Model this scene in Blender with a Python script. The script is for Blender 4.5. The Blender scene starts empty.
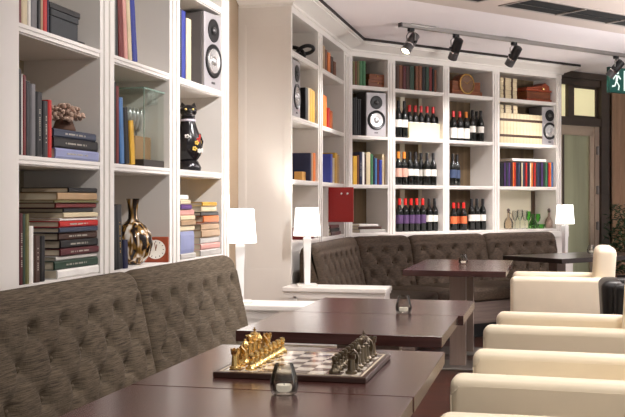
import bpy, bmesh, math, random
from mathutils import Matrix, Vector
random.seed(7)
R = math.radians
scene = bpy.context.scene
COL = scene.collection

# ------------------------------------------------------------------ helpers
def lin(c):
    return tuple(((v/255.0)/12.92 if v/255.0 <= .04045 else ((v/255.0+.055)/1.055)**2.4) for v in c)

_M = {}
def mat(name, rgb, rough=.5, metal=0., spec=.5, coat=0., emit=None, estr=0., var=.0, vscale=(8,8,8), bump=0., bscale=200., alpha=None, trans=0., ior=1.45, sheen=0.):
    if name in _M: return _M[name]
    m = bpy.data.materials.new(name); m.use_nodes = True
    nt = m.node_tree; b = nt.nodes['Principled BSDF']
    c = lin(rgb)
    b.inputs['Base Color'].default_value = (*c, 1)
    b.inputs['Roughness'].default_value = rough
    b.inputs['Metallic'].default_value = metal
    b.inputs['Specular IOR Level'].default_value = spec
    b.inputs['Coat Weight'].default_value = coat
    b.inputs['IOR'].default_value = ior
    b.inputs['Transmission Weight'].default_value = trans
    b.inputs['Sheen Weight'].default_value = sheen
    if emit:
        b.inputs['Emission Color'].default_value = (*lin(emit), 1); b.inputs['Emission Strength'].default_value = estr
    tc = nt.nodes.new('ShaderNodeTexCoord')
    if var > 0:
        mp = nt.nodes.new('ShaderNodeMapping'); mp.inputs['Scale'].default_value = vscale
        n = nt.nodes.new('ShaderNodeTexNoise'); n.inputs['Scale'].default_value = 1.; n.inputs['Detail'].default_value = 5
        r = nt.nodes.new('ShaderNodeValToRGB')
        r.color_ramp.elements[0].position = .3; r.color_ramp.elements[1].position = .7
        r.color_ramp.elements[0].color = (*[v*(1-var) for v in c], 1)
        r.color_ramp.elements[1].color = (*[min(1, v*(1+var)) for v in c], 1)
        nt.links.new(tc.outputs['Object'], mp.inputs['Vector']); nt.links.new(mp.outputs[0], n.inputs['Vector'])
        nt.links.new(n.outputs['Fac'], r.inputs[0]); nt.links.new(r.outputs[0], b.inputs['Base Color'])
    if bump > 0:
        n2 = nt.nodes.new('ShaderNodeTexNoise'); n2.inputs['Scale'].default_value = bscale; n2.inputs['Detail'].default_value = 3
        bp = nt.nodes.new('ShaderNodeBump'); bp.inputs['Strength'].default_value = bump; bp.inputs['Distance'].default_value = .002
        nt.links.new(tc.outputs['Object'], n2.inputs['Vector']); nt.links.new(n2.outputs['Fac'], bp.inputs['Height'])
        nt.links.new(bp.outputs[0], b.inputs['Normal'])
    _M[name] = m
    return m

class MB:
    """collects shapes, linked as ONE mesh object"""
    def __init__(s): s.bm = bmesh.new()
    def box(s, x0, x1, y0, y1, z0, z1, bev=0., seg=2, T=None):
        r = bmesh.ops.create_cube(s.bm, size=1.)
        M = Matrix.Translation(((x0+x1)/2, (y0+y1)/2, (z0+z1)/2)) @ Matrix.Diagonal((x1-x0, y1-y0, z1-z0, 1))
        bmesh.ops.transform(s.bm, matrix=M, verts=r['verts'])
        vs = r['verts']
        if bev > 0:
            ed = list({e for v in vs for e in v.link_edges})
            rb = bmesh.ops.bevel(s.bm, geom=ed, offset=bev, segments=seg, profile=.5, affect='EDGES')
            vs = list({v for v in rb['verts']} | {v for f in rb['faces'] for v in f.verts})
            vs = [v for v in vs if v.is_valid]
        if T is not None: bmesh.ops.transform(s.bm, matrix=T, verts=vs)
        return s
    def lathe(s, prof, seg=24, T=None, sx=1., sy=1.):
        rings = []
        for r, z in prof:
            if r < 1e-5: rings.append([s.bm.verts.new((0, 0, z))])
            else: rings.append([s.bm.verts.new((r*sx*math.cos(2*math.pi*k/seg), r*sy*math.sin(2*math.pi*k/seg), z)) for k in range(seg)])
        for a, b in zip(rings, rings[1:]):
            if len(a) == 1 and len(b) == 1: continue
            for k in range(seg):
                k2 = (k+1) % seg
                if len(a) == 1: s.bm.faces.new((a[0], b[k2], b[k]))
                elif len(b) == 1: s.bm.faces.new((a[k], a[k2], b[0]))
                else: s.bm.faces.new((a[k], a[k2], b[k2], b[k]))
        if len(rings[0]) > 1: s.bm.faces.new(rings[0][::-1])
        if len(rings[-1]) > 1: s.bm.faces.new(rings[-1])
        if T is not None: bmesh.ops.transform(s.bm, matrix=T, verts=[v for r in rings for v in r])
        return s
    def prism(s, poly, z0, z1, T=None):
        a = [s.bm.verts.new((x, y, z0)) for x, y in poly]; b = [s.bm.verts.new((x, y, z1)) for x, y in poly]
        n = len(poly)
        s.bm.faces.new(a[::-1]); s.bm.faces.new(b)
        for k in range(n): s.bm.faces.new((a[k], a[(k+1) % n], b[(k+1) % n], b[k]))
        if T is not None: bmesh.ops.transform(s.bm, matrix=T, verts=a+b)
        return s
    def tube(s, pts, r, seg=8, closed=False):
        pts = [Vector(p) for p in pts]; rings = []
        n = len(pts)
        for i, p in enumerate(pts):
            if closed: d = pts[(i+1) % n]-pts[i-1]
            else: d = pts[min(i+1, n-1)]-pts[max(i-1, 0)]
            d.normalize()
            up = Vector((0, 0, 1)) if abs(d.z) < .9 else Vector((1, 0, 0))
            a = d.cross(up).normalized(); b = d.cross(a)
            rr = r[i] if isinstance(r, (list, tuple)) else r
            rings.append([s.bm.verts.new(p+rr*(math.cos(2*math.pi*k/seg)*a+math.sin(2*math.pi*k/seg)*b)) for k in range(seg)])
        pr = list(zip(rings, rings[1:]))
        if closed: pr.append((rings[-1], rings[0]))
        for a, b in pr:
            for k in range(seg): s.bm.faces.new((a[k], a[(k+1) % seg], b[(k+1) % seg], b[k]))
        if not closed: s.bm.faces.new(rings[0][::-1]); s.bm.faces.new(rings[-1])
        return s
    def ball(s, c, r, sc=(1, 1, 1), u=12, v=8, rot=None):
        q = bmesh.ops.create_uvsphere(s.bm, u_segments=u, v_segments=v, radius=1.)
        M = Matrix.Translation(c) @ (rot if rot is not None else Matrix.Identity(4)) @ Matrix.Diagonal((r*sc[0], r*sc[1], r*sc[2], 1))
        bmesh.ops.transform(s.bm, matrix=M, verts=q['verts']); return s
    def build(s, name, material, parent=None, smooth=False, loc=None, rz=0., angle=40):
        bmesh.ops.recalc_face_normals(s.bm, faces=s.bm.faces[:])
        me = bpy.data.meshes.new(name); s.bm.to_mesh(me); s.bm.free()
        if smooth:
            for p in me.polygons: p.use_smooth = True
            try: me.set_sharp_from_angle(angle=R(angle))
            except Exception: pass
        me.materials.append(material)
        o = bpy.data.objects.new(name, me); COL.objects.link(o)
        if parent is not None: o.parent = parent
        if loc is not None: o.location = loc; o.rotation_euler = (0, 0, rz)
        return o

def tag(o, label, cat, group=None, kind=None):
    o['label'] = label; o['category'] = cat
    if group: o['group'] = group
    if kind: o['kind'] = kind
    return o
def thing(name, label, cat, loc=(0, 0, 0), rz=0., group=None):
    o = bpy.data.objects.new(name, None); COL.objects.link(o); o.empty_display_size = .1
    o.location = loc; o.rotation_euler = (0, 0, rz)
    return tag(o, label, cat, group)
def struct(o): o['kind'] = 'structure'; return o
def dup(root, loc, rz, label, group=None):
    r = root.copy(); COL.objects.link(r); r.location = loc; r.rotation_euler = (0, 0, rz); r['label'] = label
    if group: r['group'] = group
    for ch in list(root.children):
        c = ch.copy(); COL.objects.link(c); c.parent = r
        for g in list(ch.children):
            d = g.copy(); COL.objects.link(d); d.parent = c
    return r
ORD = ['first', 'second', 'third', 'fourth', 'fifth', 'sixth', 'seventh', 'eighth', 'ninth', 'tenth', 'eleventh', 'twelfth', 'thirteenth', 'fourteenth', 'fifteenth', 'sixteenth', 'seventeenth', 'eighteenth', 'nineteenth', 'twentieth', 'twenty-first', 'twenty-second', 'twenty-third', 'twenty-fourth', 'twenty-fifth', 'twenty-sixth', 'twenty-seventh', 'twenty-eighth']
ORD += ['twenty-ninth', 'thirtieth']+['thirty-'+w for w in ORD[:9]]+['fortieth']

# ------------------------------------------------------------------ camera and measuring
TH = R(13.2); EYE = 1.25; F = 1000.; CX = 312.5; HY = 202.
cam = bpy.data.cameras.new('camera'); cam.sensor_width = 36; cam.lens = F/625*36; cam.shift_y = -(208.5-HY)/625
cam.clip_start = .05; cam.clip_end = 80
co = bpy.data.objects.new('camera', cam); COL.objects.link(co); co.location = (0, 0, EYE); co.rotation_euler = (R(90), 0, TH)
scene.camera = co

class Frame:
    """x runs along the furniture, y runs back into it, z up"""
    def __init__(s, ox, oy, rz):
        s.o = Vector((ox, oy)); s.rz = rz
        s.e = Vector((math.cos(rz), math.sin(rz))); s.b = Vector((-math.sin(rz), math.cos(rz)))
    def p(s, x, y=0., z=0.):
        q = s.o+s.e*x+s.b*y; return (q.x, q.y, z)
    def dep(s, x, y=0.):
        q = s.o+s.e*x+s.b*y; return -math.sin(TH)*q.x+math.cos(TH)*q.y
    def at(s, px, y=0.):      # distance along the furniture of a measured picture column, y behind its front
        u = (px-CX)/F
        rx, ry = math.cos(TH)*u-math.sin(TH), math.sin(TH)*u+math.cos(TH)
        o = s.o+s.b*y
        # o + t e = k r
        return (o.y*rx-o.x*ry)/(s.e.x*ry-s.e.y*rx)
    def z(s, py, x, y=0.): return EYE-(py-HY)/F*s.dep(x, y)
    def mat(s, x, y, z): return Matrix.Translation(s.p(x, y, z)) @ Matrix.Rotation(s.rz, 4, 'Z')

FL = Frame(-1.9, 0., R(90))
FM = Frame(-1.9, .0, R(90))
BRZ = math.atan2(.757, .653)
FB = Frame(-1.9, 9.73, BRZ)

# ------------------------------------------------------------------ materials
WHITE = mat('white_lacquer', (226, 221, 215), .38, var=.02, vscale=(3, 3, 3))
WALLM = mat('beige_wall_paint', (172, 152, 128), .8, var=.05, vscale=(2, 2, 2))
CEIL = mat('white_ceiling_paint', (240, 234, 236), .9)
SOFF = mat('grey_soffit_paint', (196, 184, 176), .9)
GAPSHADE = mat('painted_gap_shade', (48, 42, 40), .8)  # dark colour stands in for shade between cornice and ceiling
BACKP = mat('beige_back_panel', (168, 154, 128), .7, var=.06, vscale=(4, 4, 1))
BLACK = mat('black_plastic', (22, 22, 23), .35)
DKMETAL = mat('dark_grey_metal', (96, 94, 94), .35, metal=.6)
GREYMETAL = mat('grey_metal', (150, 146, 142), .35, metal=.8)
CHROME = mat('chrome', (225, 225, 225), .12, metal=1.)
TAUPE = mat('taupe_satin_post', (150, 134, 124), .38, metal=.25, var=.08, vscale=(60, 60, 2))
PAGES = mat('paper_pages', (214, 202, 180), .8, var=.1, vscale=(5, 5, 300))
LEATHER = mat('cream_leather', (246, 233, 208), .42, bump=.12, bscale=320., var=.03, vscale=(6, 6, 6))
BLEATHER = mat('black_leather', (20, 19, 19), .36, bump=.15, bscale=260.)
BROWNFRAME = mat('dark_brown_frame', (66, 54, 44), .5, var=.1, vscale=(3, 3, 20))
GOLD = mat('polished_gold', (240, 206, 136), .2, metal=1.)
PEWTER = mat('antique_pewter', (120, 110, 94), .28, metal=1.)
def thin(name, tint, gloss=.5, rough=.02):
    m = bpy.data.materials.new(name); m.use_nodes = True; nt = m.node_tree; L = nt.links.new
    for n in list(nt.nodes):
        if n.type == 'BSDF_PRINCIPLED': nt.nodes.remove(n)
    out = [n for n in nt.nodes if n.type == 'OUTPUT_MATERIAL'][0]
    tr = nt.nodes.new('ShaderNodeBsdfTransparent'); tr.inputs[0].default_value = (*lin(tint), 1)
    gl_ = nt.nodes.new('ShaderNodeBsdfGlossy'); gl_.inputs['Roughness'].default_value = rough
    lw = nt.nodes.new('ShaderNodeLayerWeight'); lw.inputs['Blend'].default_value = .3
    mu = nt.nodes.new('ShaderNodeMath'); mu.operation = 'MULTIPLY'; mu.inputs[1].default_value = gloss
    mx = nt.nodes.new('ShaderNodeMixShader')
    L(lw.outputs['Fresnel'], mu.inputs[0]); L(mu.outputs[0], mx.inputs[0]); L(tr.outputs[0], mx.inputs[1]); L(gl_.outputs[0], mx.inputs[2]); L(mx.outputs[0], out.inputs[0])
    return m
GLASSM = mat('clear_glass', (235, 245, 240), .03, trans=1., ior=1.45)
WAX = mat('white_wax', (245, 242, 235), .5, emit=(255, 244, 225), estr=.25)
SILVER = mat('silver_satin', (205, 205, 205), .3, metal=.9)

def wood(name, c1, c2, rough, scale=(1.2, 14, 14), coat=0., spec=.5):
    m = bpy.data.materials.new(name); m.use_nodes = True; nt = m.node_tree; b = nt.nodes['Principled BSDF']
    tc = nt.nodes.new('ShaderNodeTexCoord'); mp = nt.nodes.new('ShaderNodeMapping'); mp.inputs['Scale'].default_value = scale
    n = nt.nodes.new('ShaderNodeTexNoise'); n.inputs['Scale'].default_value = 2.5; n.inputs['Detail'].default_value = 8; n.inputs['Distortion'].default_value = .6
    r = nt.nodes.new('ShaderNodeValToRGB'); r.color_ramp.elements[0].position = .3; r.color_ramp.elements[1].position = .72
    r.color_ramp.elements[0].color = (*lin(c1), 1); r.color_ramp.elements[1].color = (*lin(c2), 1)
    L = nt.links.new
    L(tc.outputs['Object'], mp.inputs[0]); L(mp.outputs[0], n.inputs['Vector']); L(n.outputs['Fac'], r.inputs[0]); L(r.outputs[0], b.inputs['Base Color'])
    b.inputs['Roughness'].default_value = rough; b.inputs['Coat Weight'].default_value = coat; b.inputs['Coat Roughness'].default_value = .2
    b.inputs['Specular IOR Level'].default_value = spec
    return m
WENGE = wood('dark_wenge_veneer', (58, 31, 29), (82, 50, 46), .24, coat=.35)
DARKTOP = wood('near_black_veneer', (30, 23, 22), (44, 33, 31), .28, coat=.2)
OAKBROWN = wood('brown_polished_wood', (92, 48, 26), (140, 78, 42), .35)
REDWOOD = wood('red_brown_wood', (128, 52, 28), (158, 72, 40), .35)
PLINTHW = wood('grey_brown_plinth_wood', (104, 90, 82), (132, 116, 106), .45, scale=(1., 20, 20))

def floor_mat():
    m = bpy.data.materials.new('red_brown_plank_floor'); m.use_nodes = True; nt = m.node_tree; b = nt.nodes['Principled BSDF']; L = nt.links.new
    tc = nt.nodes.new('ShaderNodeTexCoord'); mp = nt.nodes.new('ShaderNodeMapping'); mp.inputs['Rotation'].default_value = (0, 0, R(0))
    br = nt.nodes.new('ShaderNodeTexBrick'); br.inputs['Scale'].default_value = 1.; br.inputs['Brick Width'].default_value = 1.2; br.inputs['Row Height'].default_value = .09
    br.inputs['Mortar Size'].default_value = .002; br.inputs['Color1'].default_value = (*lin((86, 46, 32)), 1); br.inputs['Color2'].default_value = (*lin((64, 32, 23)), 1); br.inputs['Mortar'].default_value = (*lin((36, 18, 13)), 1)
    mp2 = nt.nodes.new('ShaderNodeMapping'); mp2.inputs['Scale'].default_value = (3, 40, 1)
    n = nt.nodes.new('ShaderNodeTexNoise'); n.inputs['Scale'].default_value = 2.; n.inputs['Detail'].default_value = 6
    mx = nt.nodes.new('ShaderNodeMixRGB'); mx.blend_type = 'MULTIPLY'; mx.inputs[0].default_value = .6
    L(tc.outputs['Object'], mp.inputs[0]); L(mp.outputs[0], br.inputs['Vector']); L(tc.outputs['Object'], mp2.inputs[0]); L(mp2.outputs[0], n.inputs['Vector'])
    L(br.outputs['Color'], mx.inputs[1]); L(n.outputs['Color'], mx.inputs[2]); L(mx.outputs[0], b.inputs['Base Color'])
    b.inputs['Roughness'].default_value = .3
    return m
def fabric_mat(name, dark, light, sx, sz, rough=.85):
    m = bpy.data.materials.new(name); m.use_nodes = True; nt = m.node_tree; b = nt.nodes['Principled BSDF']; L = nt.links.new
    tc = nt.nodes.new('ShaderNodeTexCoord')
    def nz(scale, det):
        mp = nt.nodes.new('ShaderNodeMapping'); mp.inputs['Scale'].default_value = scale
        n = nt.nodes.new('ShaderNodeTexNoise'); n.inputs['Scale'].default_value = 1.; n.inputs['Detail'].default_value = det
        L(tc.outputs['Object'], mp.inputs[0]); L(mp.outputs[0], n.inputs['Vector']); return n
    a = nz((sx, sx, sz), 4); c = nz((sz*1.3, sz*1.3, sx*2), 3)
    ad = nt.nodes.new('ShaderNodeMath'); ad.operation = 'ADD'; ml = nt.nodes.new('ShaderNodeMath'); ml.operation = 'MULTIPLY'; ml.inputs[1].default_value = .28
    wa = nt.nodes.new('ShaderNodeMath'); wa.operation = 'MULTIPLY'; wa.inputs[1].default_value = .72
    L(a.outputs['Fac'], wa.inputs[0]); L(c.outputs['Fac'], ml.inputs[0]); L(wa.outputs[0], ad.inputs[0]); L(ml.outputs[0], ad.inputs[1])
    r = nt.nodes.new('ShaderNodeValToRGB'); r.color_ramp.elements[0].position = .38; r.color_ramp.elements[1].position = .62
    r.color_ramp.elements[0].color = (*lin(dark), 1); r.color_ramp.elements[1].color = (*lin(light), 1)
    L(ad.outputs[0], r.inputs[0]); L(r.outputs[0], b.inputs['Base Color'])
    bp = nt.nodes.new('ShaderNodeBump'); bp.inputs['Strength'].default_value = .35; bp.inputs['Distance'].default_value = .002
    L(ad.outputs[0], bp.inputs['Height']); L(bp.outputs[0], b.inputs['Normal'])
    b.inputs['Roughness'].default_value = rough; b.inputs['Specular IOR Level'].default_value = .2
    return m
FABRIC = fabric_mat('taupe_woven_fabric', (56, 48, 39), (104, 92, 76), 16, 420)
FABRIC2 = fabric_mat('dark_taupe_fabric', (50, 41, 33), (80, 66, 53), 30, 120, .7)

# ------------------------------------------------------------------ the room
DX, DY = FB.e, FB.b
b = MB(); b.box(-2.6, 6, -3, 18, -.06, 0); struct(b.build('floor', floor_mat()))
b = MB(); b.box(-2.6, 6, -3, 18, 2.862, 2.95); struct(b.build('ceiling', CEIL))
b = MB(); b.box(-2.42, -2.32, -3, 10.02, 0, 2.862); struct(b.build('wall_left', WALLM))
b = MB(); b.box(-.02, 3.47, .40, .5, 0, 2.862); b.box(4.40, 8.5, .40, .5, 0, 2.862)
struct(b.build('wall_back', WALLM, loc=FB.p(0, 0, 0), rz=FB.rz))
# dropped soffit that follows the angled bookcase
SOF = Frame(-.54, 7.77, BRZ)
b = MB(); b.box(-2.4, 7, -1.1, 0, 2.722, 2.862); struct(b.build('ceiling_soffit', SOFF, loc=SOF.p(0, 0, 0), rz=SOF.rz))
def vent(s0, s1, label):
    t = thing('air_vent', label, 'air vent', SOF.p(0, 0, 2.722), SOF.rz, 'slot vents in the lowered ceiling')
    y0, y1 = -.58, -.245
    m = MB(); w = .022
    m.box(s0, s1, y0, y0+w, -.006, 0); m.box(s0, s1, y1-w, y1, -.006, 0); m.box(s0, s0+w, y0, y1, -.006, 0); m.box(s1-w, s1, y0, y1, -.006, 0)
    m.build('frame', mat('vent_frame', (150, 142, 136), .5), t)
    MB().box(s0+w, s1-w, y0+w, y1-w, -.003, -.0005).build('slot_opening', mat('vent_dark', (14, 14, 14), .9), t)
    n = 2
    for k in range(1, n):
        yy = y0+(y1-y0)*k/n; MB().box(s0+w, s1-w, yy-.004, yy+.004, -.010, -.003).build('slat', BLACK, t)
    for k in range(1, int((s1-s0)/.62)+1):
        q = s0+k*.62
        if q < s1-.1: MB().box(q-.01, q+.01, y0+w, y1-w, -.011, -.001).build('divider', mat('vent_frame', (150, 142, 136)), t)
sv = SOF.at(499, -.25)
vent(sv, sv+2.4, 'long dark slot vent in the lowered ceiling, top right corner')
vent(sv-1.5, sv-.22, 'short slot vent in the lowered ceiling, cut off at the top edge')

# ------------------------------------------------------------------ bookcases
ZS = [.94, 1.425, 1.915, 2.415]; TS = .038; ZTOP = 2.70
def bookcase(name, label, fr, stiles, bays, x0, x1, depth, label_back=BACKP, extra=None):
    t = thing(name, label, 'bookcase', fr.p(0, 0, 0), fr.rz)
    for a, c in stiles:
        m = MB(); m.box(a, c, 0, depth, 0, ZTOP)
        if c-a > .07:     # routed face of the stile
            w = (c-a)
            m.box(a+w*.22, a+w*.40, -.008, 0, .1, ZTOP-.03); m.box(a+w*.60, a+w*.78, -.008, 0, .1, ZTOP-.03)
        m.build('stile', WHITE, t)
    for a, c in bays:
        for z in ZS:
            m = MB(); m.box(a-.001, c+.001, .012, depth, z-TS, z); m.box(a-.001, c+.001, .004, .014, z-TS+.006, z-.005)
            m.box(a-.001, c+.001, .0, .014, z-TS*.42, z-.001)
            m.build('shelf', WHITE, t)
    MB().box(x0, x1, depth-.012, depth+.004, 0, ZTOP).build('back_panel', label_back, t)
    m = MB(); m.box(x0, x1, -.004, depth, ZTOP, 2.745); m.build('frieze', WHITE, t)
    m = MB(); m.box(bays[0][0], bays[-1][1], .01, depth-.02, 0, ZS[0]-TS); m.build('base_cabinet', WHITE, t)
    return t
lb = [(3.35, 4.04), (4.185, 4.865), (5.015, 5.715)]
bookcase('bookcase', 'white near bookcase behind the sofa, crammed with books, left side', FL, [(2.95, 3.35), (4.04, 4.185), (4.865, 5.015), (5.715, 5.86)], lb, 2.95, 5.86, .38)
mbays = [(7.425, 8.32), (8.49, 9.42)]
mt = bookcase('bookcase', 'white bookcase with a broad panelled end, left of the corner', FM, [(7.39, 7.425), (8.32, 8.49), (9.42, 9.725)], mbays, 7.39, 9.725, .38)
m = MB()      # panelled end facing the room
for a, c, z0, z1 in ((.0, .055, .64, 2.70), (.365, .42, .64, 2.70), (.055, .365, 2.61, 2.70), (.055, .365, .64, .73)):
    m.box(7.385, 7.39, a, c, z0, z1)
m.box(7.384, 7.39, 0, .42, 2.70, 2.76); m.box(7.3845, 7.39, 0, .42, 0, .64)
for a, c, z0, z1 in ((.055, .065, .73, 2.61), (.355, .365, .73, 2.61), (.065, .355, 2.60, 2.61), (.065, .355, .73, .74)):
    m.box(7.3875, 7.39, a, c, z0, z1)
m.build('end_panel', WHITE, mt)
bb = [(.03, .49), (.59, 1.26), (1.35, 2.01), (2.12, 3.07)]
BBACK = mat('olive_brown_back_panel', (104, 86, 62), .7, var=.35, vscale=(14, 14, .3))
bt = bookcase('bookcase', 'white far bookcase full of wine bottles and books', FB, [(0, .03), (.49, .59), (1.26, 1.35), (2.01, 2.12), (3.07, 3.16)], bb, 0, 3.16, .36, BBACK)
for px in (402, 420.5):
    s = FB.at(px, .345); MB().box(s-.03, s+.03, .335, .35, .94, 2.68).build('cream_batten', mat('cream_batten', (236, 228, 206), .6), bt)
s = FB.at(531.5, .345); MB().box(s-.03, s+.03, .318, .326, .94, 1.38).build('brown_batten', mat('brown_batten', (84, 64, 48), .6), bt)
MB().box(2.13, 3.06, .326, .336, ZS[0], ZS[1]-TS).build('painted_lit_back', mat('cream_batten', (236, 228, 206)), bt)  # pale back in one bay: its lit look is put into the colour
MB().box(.36, 2.86, -.36, .0, .86, .918).build('ledge', WHITE, bt)
MB().box(.36, 2.86, -.34, -.32, 0, .86).build('ledge_front', WHITE, bt)

def sweep(path, prof, name, material):   # prof: (outward, z); path turned room-side to the right
    mb = MB(); rings = []; n = len(path)
    P = [Vector(p) for p in path]
    for i, p in enumerate(P):
        d0 = (P[i]-P[i-1]).normalized() if i > 0 else None; d1 = (P[i+1]-P[i]).normalized() if i < n-1 else None
        nr = lambda d: Vector((d.y, -d.x))
        if d0 is None: off = nr(d1)
        elif d1 is None: off = nr(d0)
        else:
            a, c = nr(d0), nr(d1); off = (a+c)/(1+a.dot(c))
        rings.append([mb.bm.verts.new((p.x+off.x*o, p.y+off.y*o, z)) for o, z in prof])
    k = len(prof)
    for a, c in zip(rings, rings[1:]):
        for j in range(k): mb.bm.faces.new((a[j], a[(j+1) % k], c[(j+1) % k], c[j]))
    mb.bm.faces.new(rings[0][::-1]); mb.bm.faces.new(rings[-1])
    return struct(mb.build(name, material))
CORN = [(-.02, 2.745), (.012, 2.745), (.02, 2.752), (.02, 2.762), (.03, 2.768), (.07, 2.785), (.115, 2.806), (.13, 2.81), (.13, 2.82), (.15, 2.824), (.15, 2.836), (-.02, 2.836)]
e1 = FB.p(3.16); e2 = FB.p(3.16, .38)
pathMB = [(-2.31, 7.38), (-1.9, 7.38), (-1.9, 9.73), (e1[0], e1[1]), (e2[0], e2[1])]
sweep(pathMB, CORN, 'trim_1', WHITE)
GAP = [(-.02, 2.836), (.135, 2.836), (.135, 2.862), (-.02, 2.862)]
sweep(pathMB, [(-.02, 2.8365), (.158, 2.8365), (.158, 2.8615), (-.02, 2.8615)], 'gap_shade_strip_1', GAPSHADE)  # solid dark strip paints the shade of the gap above the cornice
pathL = [(-1.9, 2.95), (-1.9, 5.86), (-2.31, 5.86)]
sweep(pathL, CORN, 'trim_3', WHITE); sweep(pathL, [(-.02, 2.8365), (.158, 2.8365), (.158, 2.8615), (-.02, 2.8615)], 'gap_shade_strip_2', GAPSHADE)  # same painted gap shade above the near bookcase

# ------------------------------------------------------------------ door with transom, curtain
def doorwall():
    d0, d1 = 3.47, 4.40
    t = bpy.data.objects.new('door_1', None); COL.objects.link(t); t.location = FB.p(0, .36, 0); t.rotation_euler = (0, 0, FB.rz); struct(t)
    m = MB()
    m.box(d0-.12, d0+.05, -.06, .08, 0, 2.80); m.box(d1-.14, d1+.02, -.08, .08, 0, 2.80)
    m.box(d0, d1, -.06, .08, 2.70, 2.80); m.box(d0, d1, -.07, .08, 2.20, 2.30)
    m.box(d0+.19, d0+.30, -.05, .08, 2.30, 2.70)
    m.build('frame', BROWNFRAME, t)
    m = MB(); m.box(d0-.14, d1+.04, -.09, .08, 2.78, 2.862, .01); m.build('head_moulding', BROWNFRAME, t)
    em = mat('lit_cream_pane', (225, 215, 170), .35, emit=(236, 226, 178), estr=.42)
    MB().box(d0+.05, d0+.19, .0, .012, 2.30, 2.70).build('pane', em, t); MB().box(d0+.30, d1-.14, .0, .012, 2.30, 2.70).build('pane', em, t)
    m = MB()
    for a in (d0+.30, d1-.175): m.box(a, a+.035, -.02, .0, 2.30, 2.70)
    m.box(d0+.30, d1-.14, -.02, 0, 2.30, 2.33); m.box(d0+.30, d1-.14, -.02, 0, 2.67, 2.70)
    m.build('pane_frame', BROWNFRAME, t)
    cr = mat('beige_door_frame', (186, 168, 146), .5)
    m = MB(); m.box(d0+.05, d0+.10, -.03, .03, 0, 2.14); m.box(d1-.30, d1-.22, -.03, .03, 0, 2.14); m.box(d0+.05, d1-.22, -.03, .03, 2.08, 2.20)
    m.build('door_leaf', cr, t)
    fg = mat('frosted_green_glass', (148, 148, 120), .3, var=.25, vscale=(5, 5, .4), emit=(150, 152, 118), estr=.10)
    MB().box(d0+.10, d1-.30, -.005, .01, .0, 2.08).build('glass', fg, t)
    MB().box(d0+.13, d0+.16, -.012, -.005, .0, 2.08).build('glazing_bead', BROWNFRAME, t)
    MB().box(d1-.22, d1-.14, -.045, .03, 0, 2.20).build('jamb', mat('beige_jamb', (176, 158, 140), .5), t)
    for z in (.9, 1.35, 1.85):
        MB().box(d1-.205, d1-.165, -.06, -.045, z, z+.10).lathe([(.012, 0), (.012, .11)], 10, Matrix.Translation((d1-.185, -.064, z-.005))).build('hinge', GREYMETAL, t, True)
doorwall()
def curtain():
    m = MB(); n = 90; x0, x1 = 4.46, 5.9
    f = [m.bm.verts.new((x0+(x1-x0)*i/n, .26+.035*math.sin(i*.62)+.012*math.sin(i*1.7), .02)) for i in range(n+1)]
    g = [m.bm.verts.new((x0+(x1-x0)*i/n, .26+.03*math.sin(i*.62+.1)+.01*math.sin(i*1.7), 2.80)) for i in range(n+1)]
    for i in range(n): m.bm.faces.new((f[i], f[i+1], g[i+1], g[i]))
    o = m.build('curtain', mat('brown_curtain', (168, 138, 112), .85, var=.08, vscale=(30, 30, 2)), None, True, FB.p(0, 0, 0), FB.rz, 180)
    so = o.modifiers.new('thick', 'SOLIDIFY'); so.thickness = .006
    tag(o, 'brown floor-length curtain hanging to the right of the door', 'curtain')
curtain()

# ------------------------------------------------------------------ low partitions
def partition(x0, x1, y0, y1, label):
    t = thing('low_partition', label, 'partition', ((x0+x1)/2, (y0+y1)/2, 0), 0., 'low white partitions at the sofa ends')
    w, d = (x1-x0)/2, (y1-y0)/2
    MB().box(-w+.01, w-.015, -d+.02, d-.02, 0, .585).build('panel', WHITE, t)
    m = MB(); m.box(-w, w, -d-.005, d, .592, .628, .008); m.box(-w+.006, w-.006, -d+.008, d-.008, .575, .594, .004); m.build('cap', WHITE, t)
    m = MB(); q = -d+.012
    for a in (-w+.08, -w*.18, w-.14): m.box(a, a+.025, q, -d+.022, .06, .56)
    m.box(-w+.01, w-.015, q, -d+.022, .545, .575); m.box(-w+.01, w-.015, q, -d+.022, .02, .12)
    m.build('panel_moulding', WHITE, t)
partition(-1.885, -1.12, 5.80, 6.10, 'low white partition with a ledge at the end of the near sofa')
partition(-1.89, -1.12, 7.08, 7.37, 'low white panelled partition with a ledge in front of the end panel')

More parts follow.
